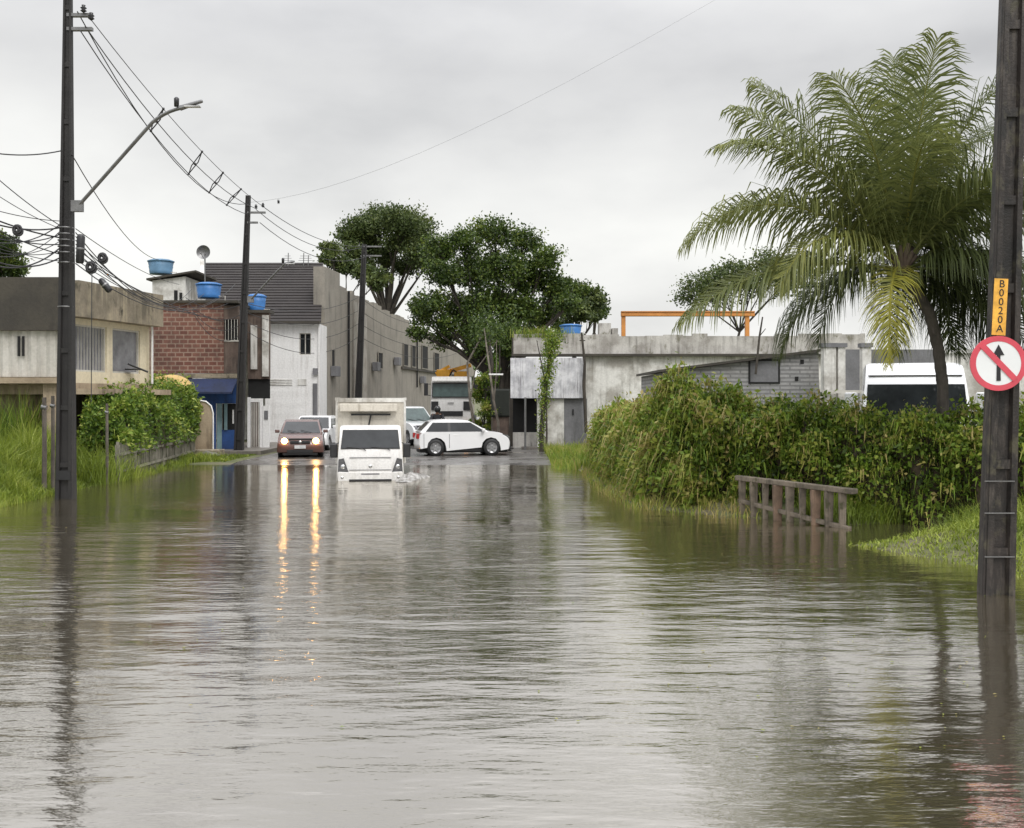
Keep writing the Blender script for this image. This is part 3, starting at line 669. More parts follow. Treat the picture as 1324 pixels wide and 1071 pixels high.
mb.add([(x,0,z) for x,z in prof]+[(x,.15,z) for x,z in prof], [tuple(range(m)), tuple(range(m,2*m))[::-1]]+[(i,(i+1) % m,(i+1) % m+m,i+m) for i in range(m)]); mb.build('wall_panel', M['beige'], bw)
mb = MB(); mb.tube([(Lw+.02,-.02,0),(Lw+.02,-.02,1.6),(Lw-.06,-.02,1.87),(Lw-.25,-.02,2.03),(Lw-.7,-.02,2.11),(0,-.02,2.23)], .03, 6); mb.build('white_coping', M['white'], bw)
MB().box((.42,-.012,.85), (.58,-.002,1.35)).build('dark_hatch', M['void'], bw)

# white attic behind the brick building
ha = thing('white_attic', 'small white attic room on the roof behind the brick wall, under the faded tank', 'house')
xa0, xa1 = (197-CX)/F*47, (240-CX)/F*47; zb, ztt = zz(392,47), zz(357,47)
mb = MB(); mb.add([(xa0,47,3),(xa1,47,3),(xa1,47,ztt-.02),(xa0,47,ztt-.2),(xa0,50,3),(xa1,50,3),(xa1,50,ztt-.02),(xa0,50,ztt-.2)], [(0,1,2,3),(4,7,6,5),(0,4,5,1),(1,5,6,2),(2,6,7,3),(3,7,4,0)]); mb.build('wall', M['dirtywhite'], ha)
mb = MB(); mb.slab([(xa0-.2,46.8,ztt-.2),(xa1+.5,46.8,ztt+.15),(xa1+.5,50.2,ztt+.15),(xa0-.2,50.2,ztt-.2)], .08); mb.build('roof', M['darkroof'], ha)
MB().box((xa0+.95,46.97,zb+.1), (xa0+1.1,46.99,zb+.55)).box((xa0+1.18,46.97,zb+.1), (xa0+1.3,46.99,zb+.45)).build('window', M['void'], ha)

# white house with garage door
hw_ = thing('white_house', 'white rendered two-storey house with small upper window and wide garage door', 'house')
wx0, wx1 = (343-CX)/F*50, (413.5-CX)/F*50; wz = zz(419,50)
wnx0, wnx1, wnz0, wnz1 = (387-CX)/F*50, (402-CX)/F*50, zz(459,50), zz(431,50)
mb = MB()
mb.box((wx0,50,.05), (wx1,50.2,wnz0)); mb.box((wx0,50,wnz1), (wx1,50.2,wz)); mb.box((wx0,50,wnz0), (wnx0,50.2,wnz1)); mb.box((wnx1,50,wnz0), (wx1,50.2,wnz1))
mb.box((wx0,50.2,.05), (wx0+.2,58,wz)); mb.box((wx1-.2,50.2,.05), (wx1,51.9,wz)); mb.build('wall', M['white'], hw_)
wo = MB().box((wnx0,50.06,wnz0), (wnx0+.04,50.1,wnz1)).box((wnx1-.04,50.06,wnz0), (wnx1,50.1,wnz1)).box((wnx0+.04,50.06,wnz1-.04), (wnx1-.04,50.1,wnz1)).box((wnx0+.04,50.06,wnz0), (wnx1-.04,50.1,wnz0+.04)).box(((wnx0+wnx1)/2-.02,50.05,wnz0+.04), ((wnx0+wnx1)/2+.02,50.09,wnz1-.04)).build('window', M['whitep'], hw_)
MB().box((wnx0,50.12,wnz0), (wnx1,50.16,wnz1)).build('pane', M['glass'], wo)
mb = MB(); mb.corr(wx0+.15, wx0+1.98, .1, 2.65, 49.985, .5, .003, .006, horiz=True); gd = mb.build('garage_door', M['white'], hw_)
mb = MB()
for z in (2.82,2.93,3.04): mb.box((wx0+.15,49.97,z), (wx0+1.25,49.998,z+.05))
mb.box((wx0+1.5,49.97,2.82), (wx0+1.9,49.998,3.1)); mb.build('vent_louvre', M['dirtywhite'], hw_)
MB().box((wx1-.32,49.96,.1), (wx1-.12,49.998,2.9)).build('side_door', M['greydoor'], hw_)
MB().tube([(wx1-.04,49.94,.1),(wx1-.04,49.94,wz)], .035, 8).build('downpipe', M['white'], hw_)
MB().box((wx1-.3,49.86,3.3), (wx1-.1,49.998,3.6)).build('meter_box', M['greydoor'], hw_)
mb = MB(); mb.box((wx0-.35,49.6,wz), (wx1+.05,49.95,wz+.1)); mb.build('eave', M['darkroof'], hw_)
# big dark roof above
dr = thing('dark_roof_building', 'big dark brown pitched roof rising behind the white house', 'house')
e0, e1 = Vector((-14.2,50.3,wz+.12)), Vector((-8.87,50.3,wz+.12)); r0, r1 = Vector((-16.2,57,9.36)), Vector((-9.95,57,9.36))
mb = MB(); n = 22
for k in range(n):
    a0 = e0.lerp(r0, k/n); a1 = e1.lerp(r1, k/n); b0 = e0.lerp(r0, (k+1)/n); b1 = e1.lerp(r1, (k+1)/n); up = Vector((0,-.01,.045))
    mb.hexa([a0, a1, b1, b0, a0+up, a1+up, b1+Vector((0,0,.004)), b0+Vector((0,0,.004))])
mb.build('roof', M['roofd'], dr)
mb = MB(); mb.add([r0, r1, (-9.95,57,0), (-16.2,57,0), (-16.2,57.2,9.3), (-9.95,57.2,9.3), (-9.95,57.2,0), (-16.2,57.2,0)], [(0,1,2,3),(4,7,6,5),(0,4,5,1),(0,3,7,4),(1,5,6,2)])
mb.add([tuple(e0+Vector((.05,0,-.1))), tuple(r0+Vector((.05,0,-.1))), (-16.15,57,4), (-14.15,50.3,4)], [(0,1,2,3)]); mb.add([tuple(e1+Vector((-.05,.1,-.1))), tuple(r1+Vector((-.05,0,-.1))), (-10,57,0), (-8.92,52.0,0)], [(0,1,2,3)])
mb.build('gable_wall', M['dirtywhite'], dr)
mb = MB(); mb.beam(e0+Vector((-.12,-.1,.02)), r0+Vector((-.12,0,.05)), .18, .16); mb.build('verge_board', M['dirtywhite'], dr)

# ------------------------------------------------------------------ long beige factory wall running into the distance
fw = thing('factory_building', 'long old beige factory wall with broken top edge receding behind the trees', 'building')
A = (-9.05,52.0); B = (-3.6,104.0); fr2, L2 = wall_frame(A, B)
mb = MB(); zt = 8.5
fbox(mb, fr2, 2.8, L2, -.4, 0, 0, 6.0)
rs2 = random.Random(3); u = 2.8; h = 7.9
while u < L2:
    du = rs2.uniform(.5, 1.4); h = 8.05-.034*u+rs2.uniform(-.16,.1); fbox(mb, fr2, u, min(u+du, L2), -.4, 0, 6.0, h); u += du
mb.build('long_wall', M['factory'], fw)
mb = MB(); fbox(mb, fr2, 0, 2.8, -.5, .05, 0, 8.55); mb.build('end_wall', M['factory'], fw)
mb = MB(); fbox(mb, fr2, 5.6, 8.6, .004, .05, 0, 7.4); mb.build('pale_streaked_panel', M['factory_pale'], fw)
for u, z0, z1 in ((4.4,0,7.8),(23,3,6.8)): MB().tube([fr2(u,.1,z0), fr2(u,.1,z1)], .06, 6).build('drainpipe', M['void'], fw)
mb = MB(); fbox(mb, fr2, 2.85, L2, .0, .10, 7.55-.3, 7.63-.3) if 0 else None
mb = MB(); fbox(mb, fr2, 18, L2, .003, .12, 4.15, 4.3); mb.build('string_course', M['darkroof'], fw)
for (u0, u1, z0, z1) in ((1.2,1.75,3.6,4.6),(11.3,12.4,4.0,4.9),(18.6,20.0,4.4,5.8),(21.3,22.6,4.4,5.8),(25,27.2,4.4,6.0),(30,32,4.4,5.7)):
    w = MB(); fbox(w, fr2, u0-.06, u1+.06, .051, .09, z0-.06, z0); fbox(w, fr2, u0-.06, u1+.06, .051, .09, z1, z1+.06); fbox(w, fr2, u0-.06, u0, .051, .09, z0, z1); fbox(w, fr2, u1, u1+.06, .051, .09, z0, z1)
    wo = w.build('window', M['factory'], fw); p = MB(); fbox(p, fr2, u0, u1, .052, .062, z0, z1); p.build('pane', M['void'], wo)
for k, u in enumerate((1.0,9.8,15.6,24.2)):
    a = MB(); fbox(a, fr2, u, u+.75, .06, .38, 3.3+.5*(k%3), 3.8+.5*(k%3)); a.build('air_conditioner', M['greydoor'], fw, bev=.02)
mb = MB(); mb.box((-22,106,0), (-4,106.4,6)); fbox(mb, fr2, 0, 52, -9.0, -8.6, 0, 6); mb.build('back_wall', M['factory'], fw)

# ------------------------------------------------------------------ water tanks, dish
def tank(label, px, py0, py1, wpx, d, mat, group='blue rooftop water tanks'):
    c = P(px, py1, d); h = (py1-py0)/F*d; r = wpx/2/F*d
    t = thing('water_tank', label, 'water tank', tuple(c), group=group)
    MB().lathe([(0,0),(r*.80,0),(r*.82,.03),(r*.86,h*.25),(r*.84,h*.28),(r*.90,h*.5),(r*.88,h*.53),(r*.95,h*.8),(0,h*.8)], seg=24).build('tub', mat, t)
    MB().lathe([(r*.96,h*.78),(r*1.0,h*.80),(r*1.0,h*.86),(r*.7,h*.95),(r*.2,h),(0,h)], seg=24).build('lid', mat, t)
    MB().tube([(r*.8,-.1,.08),(r+.15,-.1,.08),(r+.15,-.1,-.4)], .02, 6).build('outlet_pipe', M['whitep'], t)
tank('faded blue water tank highest on the attic roof', 208, 335, 355, 34, 48, M['tankf'])
tank('bright blue wide tank on the brick building roof', 270, 365, 386, 34, 44, M['tank'])
tank('small blue tank directly right of the leaning pole', 332, 380, 403, 25, 45.2, M['tank'])
tank('blue tank on the long white wall beside the vine-covered tree', 738, 419, 434, 30, 48.2, M['tank'])
t = thing('satellite_dish', 'grey satellite dish on a mast above the bright blue tank', 'satellite dish', tuple(P(265,365,46)))
z = 37/F*46
MB().tube([(0,0,-.1),(0,0,z)], .03, 8).build('mast', M['steel'], t)
mb = MB(); mb.lathe([(0,.10),(.12,.09),(.24,.03),(.29,-.03),(.295,-.03),(.25,.045),(.12,.105),(0,.115)], (-.04,-.08,z+.05), axis='y', seg=24); mb.build('dish', M['steel'], t)
MB().tube([(-.04,-.1,z-.2),(-.04,-.5,z-.05)], .012, 6).lathe([(0,-.55),(.03,-.55),(.03,-.48),(0,-.48)], (-.04,0,z-.05), axis='y', seg=8).build('receiver_arm', M['steel'], t)
for k, (px, py) in enumerate(((372,341),(392,341),(398,344))):
    pt = P(px, 345, 56.5); mb = MB(); mb.tube([(0,0,-.6),(.03,0,(345-py+14)/F*56)], .025, 5)
    for q in range(4): mb.tube([(-.3+.05*q,0,.2+.12*q),(.3-.05*q,0,.2+.12*q)], .012, 4)
    tag(mb.build('tv_antenna', M['steel'], loc=pt), ['tv antenna left of the others on the dark roof ridge','tv antenna in the middle of the roof ridge','tv antenna nearest the beige wall on the roof ridge'][k], 'antenna')
# ------------------------------------------------------------------ right: long white wall, sheet shed, block shed, gantry
rw = thing('warehouse_building', 'long low warehouse with weathered white wall and grimy parapet behind the hedge', 'building')
d = 46.0; xw = (664-CX)/F*d; xe = (1120-CX)/F*d
zl, zp = zz(461,d), zz(432,d)
mb = MB(); mb.box((xw+2.95,d,0), (xe,d+.3,zl)); mb.build('wall', M['dirtywhite'], rw)
rs3 = random.Random(5); mb = MB(); x = xw
while x < xe:
    dx = rs3.uniform(.4,1.2); mb.box((x,d+.15,zl+.1), (min(x+dx, xe),d+.4,zp+rs3.uniform(-.10,.04))); x += dx
mb.build('parapet', M['parapet'], rw)
mb = MB(); mb.box((xw-.05,d-.25,zl), (xe,d+.45,zl+.1)); mb.build('ledge', M['darkroof'], rw)
mb = MB(); mb.box((xe-.3,d+.3,0), (xe,d+14,zl)); mb.box((xw,d+14,0), (xe,d+14.3,zl)); mb.box((xw,d+4,0), (xw+.3,d+14,zl)); mb.build('back_wall', M['dirtywhite'], rw)
# projecting rusty sheet front over dark opening
s0, s1 = (660-CX)/F*45.4, (755-CX)/F*45.4
mb = MB(); mb.corr(s0, s1, zz(515,45.4), zz(463,45.4), 45.4, .28, .012); mb.build('sheet_cladding', M['sheet'], rw)
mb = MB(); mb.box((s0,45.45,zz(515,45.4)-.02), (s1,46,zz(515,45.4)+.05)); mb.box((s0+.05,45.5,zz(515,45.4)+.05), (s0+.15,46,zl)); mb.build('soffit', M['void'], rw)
q0, q1, q2 = (695-CX)/F*45.6, (729-CX)/F*45.6, (756-CX)/F*45.6
mb = MB(); mb.box((s0+.1,46.6,.1), (q0,46.7,2.2)); mb.box((s0+.1,46.0,2.2), (q0,46.7,2.24)); mb.build('dark_opening', M['void'], rw)
mb = MB(); mb.box((s0+.1,46.3,.1), (q0,46.5,.75)); mb.build('low_wall', M['parapet'], rw)
mb = MB(); mb.box((q0,45.55,.1), (q0+.12,45.9,2.2)); mb.box((q0+.4,45.55,.1), (q1,45.62,2.2)); mb.build('white_panel', M['dirtywhite'], rw)
mb = MB(); mb.box((q1+.01,45.6,.1), (q2+.1,45.66,2.2)); dr_ = mb.build('metal_door', M['greydoor'], rw); MB().box((q1+.35,45.57,1.5), (q1+.42,45.598,1.75)).build('handle', M['blackp'], dr_)
MB().tube([(s0+.62,45.3,.05),(s0+.62,45.3,2.25)], .045, 8).build('post', M['steel'], rw)
MB().tube([(s0-.3,45.2,3.2),(s0-.9,45.2,3.2)], .04, 6).build('bracket', M['white'], rw)

# grey block shed with sloping roof
d = 30.0; k = d/F
bs = thing('block_shed', 'grey blockwork shed with sloping dark roof edge and bricked-up window behind the hedge', 'shed')
c0, c1 = (857-CX)*k, (1058-CX)*k
za, zb = zz(482,d), zz(455,d)
mb = MB(); mb.add([(c0,d,0),(c1+.1,d,0),(c1,d,zb),(c0,d,za),(c0,d+5,0),(c1+.1,d+5,0),(c1,d+5,zb),(c0,d+5,za)], [(0,1,2,3),(4,7,6,5),(1,5,6,2),(2,6,7,3),(3,7,4,0)]); mb.build('wall', M['block'], bs)
mb = MB(); mb.slab([(c0-.15,d-.15,za+.003),(c1+.05,d-.15,zb+.003),(c1+.05,d+5.1,zb+.003),(c0-.15,d+5.1,za+.003)], .07); mb.build('roof', M['darkroof'], bs)
w0, w1, wz0, wz1 = (970-CX)*k, (1006-CX)*k, zz(494,d), zz(467,d)
mb = MB(); mb.box((w0-.05,d-.02,wz0-.05), (w1+.05,d-.002,wz0)); mb.box((w0-.05,d-.02,wz1), (w1+.05,d-.002,wz1+.05)); mb.box((w0-.05,d-.02,wz0), (w0,d-.002,wz1)); mb.box((w1,d-.02,wz0), (w1+.05,d-.002,wz1)); wo = mb.build('window', M['void'], bs)
MB().box((w0,d-.012,wz0), (w1,d-.003,wz1)).build('brick_infill', M['greydoor'], wo)
mb = MB()
for px, py in ((1037,468),(1000,468),(1030,490)): mb.box(((px-CX)*k-.05,d-.01,zz(py,d)-.06), ((px-CX)*k+.05,d-.003,zz(py,d)+.06))
mb.build('wall_hole', M['void'], bs)
# white posts and bars right of it
for n_, (px, w) in enumerate(((1071,.16),(1087,.10),(1119,.12))):
    q = thing('gate_post', ['thick white post beside the block shed','thinner white post right of the block shed','white post touching the van'][n_], 'post', ((px-CX)*29/F, 29, .3))
    MB().box((-w,-w,0), (w,w,3.25)).build('shaft', M['dirtywhite'], q, bev=.01); MB().box((-w-.04,-w-.04,3.25), (w+.04,w+.04,3.36)).build('cap', M['greydoor'], q)
mb = MB(); xg0, xg1 = (1062-CX)*28.8/F, (1150-CX)*28.8/F
for z in (2.0,2.32,1.6): mb.box((xg0,28.7,z), (xg1,28.76,z+.08))
tag(mb.build('gate_rails', M['whitep'], None), 'horizontal white gate rails between block shed and van', 'gate')
mb = MB(); mb.box(((1085-CX)*34/F,34,0), ((1290-CX)*34/F,34.2,zz(452,34))); tag(mb.build('back_wall', M['greydoor'], None), 'plain grey wall standing behind the white van and palm', 'wall')
mb = MB(); mb.box(((1215-CX)*25/F,25,0), ((1400-CX)*25/F,25.2,zz(457,25))); mb.box(((1215-CX)*25/F,24.94,zz(457,25)), ((1400-CX)*25/F,25.3,zz(452,25))); tag(mb.build('yard_wall', M['dirtywhite'], None), 'pale mottled yard wall right of the white van', 'wall')

# orange gantry
d = 60; k = d/F
og = thing('gantry_crane', 'orange steel gantry beam on thin legs behind the white wall', 'gantry', ((803-CX)*k, d, 0))
Lg = (975-803)*k; zg = zz(404,d)
MB().box((0,-.2,zg-.22), (Lg,.2,zg)).build('beam', M['orange'], og, bev=.02)
MB().box((0,-.25,zg-.02+.024), (Lg,.25,zg+.05)).build('rail', M['orange'], og)
for x in (.12, Lg-.4): MB().box((x-.1,-.12,0), (x+.12,.12,zg-.22)).build('leg', M['orange'], og)
# small distant block on the white wall roof
mb = MB(); mb.box(((775-CX)*52/F,52,0), ((790-CX)*52/F,53,zz(418,52))); mb.box(((792-CX)*52/F,52.3,0), ((800-CX)*52/F,53,zz(424,52)))
tag(mb.build('roof_chimney', M['parapet'], None), 'small grey block sticking up behind the white wall, left of the gantry', 'chimney')

# dark stall under the tree
ds = thing('tarpaulin_stall', 'dark tarpaulin-covered stall under the big tree beside the white sheet wall', 'stall', ((634-CX)*50/F, 50, .05))
Wd = 27*50/F
MB().box((0,0,1.3), (Wd,1.8,2.6)).build('tarpaulin', M['tarp'], ds, bev=.08)
MB().box((.03,.1,0), (Wd-.03,1.7,1.3)).build('stall_base', M['rust'], ds)
for x in (.08, Wd-.08): MB().box((x-.03,.02,0), (x+.03,.08,1.3)).build('leg', M['wood'], ds)

# ------------------------------------------------------------------ vehicles
def outline_body(mb, out, hw, layers=(-1,-.985,-.955,-.9,-.75,-.4,0,.4,.75,.9,.955,.985,1), shrink=.03, nose=.05, mirrorless=None):
    """extrude a side outline across the width, rounding the plan and the shoulders"""
    zs = [p[1] for p in out]; xs_ = [p[0] for p in out]; zc = (min(zs)+max(zs))/2; xc = (min(xs_)+max(xs_))/2; hl = (max(xs_)-min(xs_))/2
    vs = []; n = len(out)
    for f in layers:
        s = shrink*max(0, (abs(f)-.85)/.15)**2.5
        for x, z in out:
            xx = xc+(x-xc)*(1-s*.6)*(1-nose*f*f*abs((x-xc)/hl)**3); z_ = zc+(z-zc)*(1-s)
            vs.append((xx, f*hw(x, z_), z_))
    m = len(layers)
    fs = [(i*n+k, i*n+(k+1) % n, (i+1)*n+(k+1) % n, (i+1)*n+k) for i in range(m-1) for k in range(n)]
    mb.add(vs, fs, True); mb.add(vs[:n], [tuple(range(n))]); mb.add(vs[-n:], [tuple(range(n))[::-1]])
    return mb
def chaikin(p, it=2):
    for _ in range(it):
        q = [p[0]]
        for a, b in zip(p[:-1], p[1:]): q += [(a[0]*.75+b[0]*.25, a[1]*.75+b[1]*.25), (a[0]*.25+b[0]*.75, a[1]*.25+b[1]*.75)]
        p = q+[p[-1]]
    return p
def arch(xc, r, zc, n=7): return [(xc-r*math.cos(PI*k/(n-1))*1.0, zc+r*math.sin(PI*k/(n-1))) for k in range(n)]
def slopeglass(mb, x0, z0, x1, z1, w0, w1, off=.012, nose=0.0):
    """a curved pane between (x0,z0) bottom and (x1,z1) top"""
    d = Vector((x1-x0, 0, z1-z0)).normalized(); nrm = Vector((d.z, 0, -d.x)) if x0 > 0 else Vector((-d.z, 0, d.x)); 
    if nrm.z < 0: nrm = -nrm
    fs_ = (-1,-.6,0,.6,1); vs = []
    for t in (0, 1):
        for f in fs_:
            w = w0+(w1-w0)*t; x = x0+(x1-x0)*t; x *= (1-nose*f*f)
            vs.append(Vector((x, f*w, z0+(z1-z0)*t))+nrm*off)
    mb.add(vs, [(i,i+1,i+6,i+5) for i in range(4)], True); return mb
def wheel(root, x, y, r, w=.19):
    """wheel with axis along y; outer face on the side of sign(y)"""
    o = bpy.data.objects.new('wheel', None); COL.objects.link(o); o.parent = root; o.location = (x, y, r)
    s = 1 if y > 0 else -1
    MB().lathe([(r*.62,-w/2),(r*.9,-w/2),(r,-w/2+.03),(r,w/2-.03),(r*.9,w/2),(r*.62,w/2),(r*.6,0)], axis='y', seg=24).build('tyre', M['black'], o)
    mb = MB(); mb.lathe([(0,s*w*.30),(r*.14,s*w*.34),(r*.15,s*w*.25),(r*.5,s*w*.22),(r*.6,s*w*.45),(r*.64,s*w*.45),(r*.62,-s*w*.4),(0,-s*w*.4)], axis='y', seg=24)
    for k in range(6):
        a = k*PI/3; c, q = math.cos(a), math.sin(a)
        mb.beam((c*r*.12, s*w*.33, q*r*.12), (c*r*.58, s*w*.38, q*r*.58), .06, .025, up=(0,1,0))
    mb.build('rim', M['rim'], o)
    return o
def make_car(name, label, cat, loc, rz, p, pm, glass, lit=False, L=3.9, Wd=1.66, zbelt=.90, ztop=1.46, hood=.95, gh=None, group=None, suv=False, wheel_r=.30):
    """p: dict of x positions. +x is forward"""
    t = thing(name, label, cat, loc, rz, group)
    h = L/2; wr = wheel_r; wf = h-.78; wb = -h+.72; zb = .2+(.08 if suv else 0); zn = p.get('nose', .70)
    top = chaikin([(-h,zb+.25),(-h+.02,zbelt-.25),(-h+.10,zbelt-.02),(-h+.25,zbelt+.03),(p['cowl'],zbelt+.02),(p['cowl']+.25,zbelt),((p['cowl']+h)/2+.1,zbelt-.06),(h-.35,zn+.08),(h-.12,zn-.02),(h-.02,zn-.14),(h,zb+.22),(h-.05,zb+.05)])
    out = [(-h+.05,zb+.08)]+top
    out += [(wf+wr+.07,zb)]+[(q[0], q[1]) for q in arch(wf, wr+.06, wr)][::-1][0:7]
    out += [(wb+wr+.07,zb)]+arch(wb, wr+.06, wr)[::-1]
    hw = lambda x, z: Wd/2*(1-.10*(z-.45))
    outline_body(MB(), out, hw).build('body', pm, t)
    gb, gt_ = Wd/2-.045, Wd/2-.20
    r0, r1, f1, f0 = p['r0'], p['r1'], p['f1'], p['cowl']
    zg = zbelt-.02
    ghw = lambda x, z: gb+(gt_-gb)*(z-zg)/(ztop-zg)
    go = [(r0,zg),(r1,ztop-.06),(r1+.15,ztop-.01),((r1+f1)/2,ztop+.01),(f1-.12,ztop-.015),(f1,ztop-.05),(f0,zg)]; go = chaikin(go, 1)
    outline_body(MB(), go, ghw, shrink=.02, nose=.02).build('roof', pm, t)
    def gp(k): return zg+.05+(ztop-.09-zg-.05)*k
    ws = MB(); a, b_ = .07, .95
    fx = lambda k: f0+(f1-f0)*k; rx_ = lambda k: r0+(r1-r0)*k; hgt = ztop-.05-zg
    slopeglass(ws, fx(.06), zg+hgt*.06, fx(.93), zg+hgt*.93, ghw(0, zg+hgt*.06)*.91, ghw(0, zg+hgt*.93)*.90, .02, .008); ws.build('windshield', glass, t)
    rg = MB(); slopeglass(rg, rx_(.2), zg+hgt*.2, rx_(.9), zg+hgt*.9, ghw(0, zg+hgt*.2)*.86, ghw(0, zg+hgt*.9)*.84, .02, .008); rg.build('rear_window', glass, t)
    mid = (f1+r1)/2-.05
    for s in (-1, 1):
        for (xa, xb, xc_, xd) in ((mid+.04, fx(.08)-.16, fx(.84)-.10, mid+.04), (rx_(.10)+.22, mid-.04, mid-.04, rx_(.84)+.14)):
            z0, z1 = zg+.045, zg+hgt*.86
            w = MB(); yo = .014
            w.add([(xa, s*(ghw(0,z0)+yo), z0), (xb, s*(ghw(0,z0)+yo), z0), (xc_, s*(ghw(0,z1)+yo), z1), (xd, s*(ghw(0,z1)+yo), z1)], [(0,1,2,3)] ); w.build('side_window', glass, t)
        w = MB(); w.add([(mid-.05, s*(ghw(0,zg+.045)+.018), zg+.045), (mid+.05, s*(ghw(0,zg+.045)+.018), zg+.045), (mid+.05, s*(ghw(0,zg+hgt*.86)+.018), zg+hgt*.86), (mid-.05, s*(ghw(0,zg+hgt*.86)+.018), zg+hgt*.86)], [(0,1,2,3)]); w.build('door_pillar', M['blackp'], t)
        # mirror
        mb = MB(); mb.box((f0-.38, s*(Wd/2-.02)-(.0 if s > 0 else .17), zbelt+.02), (f0-.27, s*(Wd/2-.02)+(.17 if s > 0 else 0), zbelt+.14)); mb.build('side_mirror', pm if lit is False else pm, t, bev=.025)
        # headlights
        hl = MB(); y0 = s*(Wd/2-.40); y1 = s*(Wd/2-.10)
        hl.add([(h-.015,y0,zn-.10),(h-.115,y1,zn-.08),(h-.27,y1,zn+.07),(h-.10,y0,zn+.04),(h-.1,y0,zn-.10),(h-.2,y1,zn-.08),(h-.35,y1,zn+.07),(h-.18,y0,zn+.04)], [(0,1,2,3),(4,7,6,5),(0,4,5,1),(1,5,6,2),(2,6,7,3),(3,7,4,0)])
        ho = hl.build('headlight', M['lamp_clear'], t)
        if lit:
            MB().lathe([(0,.05),(.06,.045),(.095,.02),(.105,0),(0,0)], (h-.05, s*(Wd/2-.26), zn-.035), axis='x', seg=16).build('lit_lens', M['head_on'], ho)
            MB().lathe([(0,.062),(.03,.06),(.045,.05)], (h-.045, s*(Wd/2-.26), zn-.035), axis='x', seg=12).build('bulb', M['head_core'], ho)
        tl = MB(); tl.box((-h+.02-.0, s*(Wd/2-.30) if s > 0 else s*(Wd/2-.09), zbelt-.24), (-h+.12, s*(Wd/2-.09) if s > 0 else s*(Wd/2-.30), zbelt-.05)); tl.build('taillight', M['redlamp'], t, bev=.01)
        for xx in (wf, wb): wheel(t, xx, s*(Wd/2-.10), wr)
        # wheel-arch liners, door line and handles
        for xx in (wf, wb):
            MB().lathe([(0,-s*.02),(wr+.055,-s*.02),(wr+.055,-s*.30),(0,-s*.30)], (xx, s*(Wd/2-.12), wr), axis='y', seg=18).build('arch_liner', M['black'], t) if 0 else None
        MB().box((mid+.15, s*(Wd/2-.035)-.012, zbelt-.13), (mid+.33, s*(Wd/2-.035)+.012, zbelt-.10)).build('door_handle', pm, t, bev=.006)
        yb = lambda z: s*hw(0, z)
        for xx in (mid, mid-.95): MB().hexa([(xx-.006,yb(zb+.12)-.01,zb+.12),(xx+.006,yb(zb+.12)-.01,zb+.12),(xx+.006,yb(zb+.12)+.01,zb+.12),(xx-.006,yb(zb+.12)+.01,zb+.12),(xx-.006,yb(zbelt-.06)-.01,zbelt-.06),(xx+.006,yb(zbelt-.06)-.01,zbelt-.06),(xx+.006,yb(zbelt-.06)+.01,zbelt-.06),(xx-.006,yb(zbelt-.06)+.01,zbelt-.06)]).build('door_seam', M['black'], t)
        mb = MB(); mb.box((wb+wr+.1, s*(Wd/2-.035)-.02, zb-.01), (wf-wr-.1, s*(Wd/2-.035)+.02, zb+.07)); mb.build('sill', M['blackp'], t)
    # underbody, grille, bumper intake, plate, wipers
    mb = MB(); mb.box((-h+.15,-Wd/2+.22,.14), (h-.15,Wd/2-.22,zbelt-.15)); mb.build('underbody', M['black'], t)
    mb = MB(); mb.box((h-.04,-.36,zn-.13), (h+.004,.36,zn-.03)); mb.build('grille', M['blackp'], t, bev=.01)
    mb = MB(); mb.box((h-.05,-.46,zb+.03), (h+.012,.46,zb+.15)); mb.build('air_intake', M['black'], t, bev=.01)
    mb = MB(); mb.box((h+.006,-.20,zb+.19), (h+.022,.20,zb+.31)); mb.build('license_plate', M['plate'], t)
    MB().lathe([(0,.012),(.045,.01),(.05,0)], (h-.0,0,zn-.075), axis='x', seg=14).build('emblem', M['chrome'], t)
    mb = MB(); mb.box((h-.045, -.62, zb-.03), (h+.006,.62,zb+.02)); mb.build('front_skirt', M['black'], t)
    mb = MB(); mb.tube([(f0+.02,-.05,zbelt+.03),(f0-.12,-.50,zbelt+.13)], .01, 5).tube([(f0+.02,.38,zbelt+.03),(f0-.12,-.02,zbelt+.13)], .01, 5); mb.build('wiper', M['black'], t)
    return t
hatch = dict(cowl=1.02, f1=.20, r1=-1.25, r0=-1.72, nose=.74)
gr = .056
def face(dx, dy): return math.atan2(dy, dx)
# white hatchback crossing, nose to the right and away
make_car('hatchback_car', 'white hatchback turning across the road end, side view with nose to the right', 'car', (-1.92, 41.2, gr-.02), R(11), hatch, M['carwhite'], M['glass'], L=3.62, ztop=1.37, zbelt=.90, wheel_r=.325)
sedan = dict(cowl=.90, f1=.25, r1=-.95, r0=-1.45, nose=.70)
make_car('oncoming_car', 'dark red-brown car with both headlights lit, reflected in the water', 'car', (-7.95, 41.0, gr-.06), R(-90+9), sedan, M['maroon'], M['glass'], lit=True, L=3.9, Wd=1.64, ztop=1.40)
make_car('following_car', 'white car directly behind the red-brown car with its headlights on', 'car', (-8.35, 46.2, gr), R(-90-2), sedan, M['carwhite'], M['glass'], L=4.1, Wd=1.68, ztop=1.42, zbelt=.88)
suvp = dict(cowl=.75, f1=.05, r1=-1.6, r0=-1.95, nose=.85)
make_car('silver_car', 'pale silver tall car half hidden between box truck and white hatchback', 'car', (-4.75, 50.8, gr), R(-58), suvp, M['silver'], M['glassg'], L=4.3, Wd=1.76, zbelt=1.08, ztop=1.78, suv=True, wheel_r=.34)

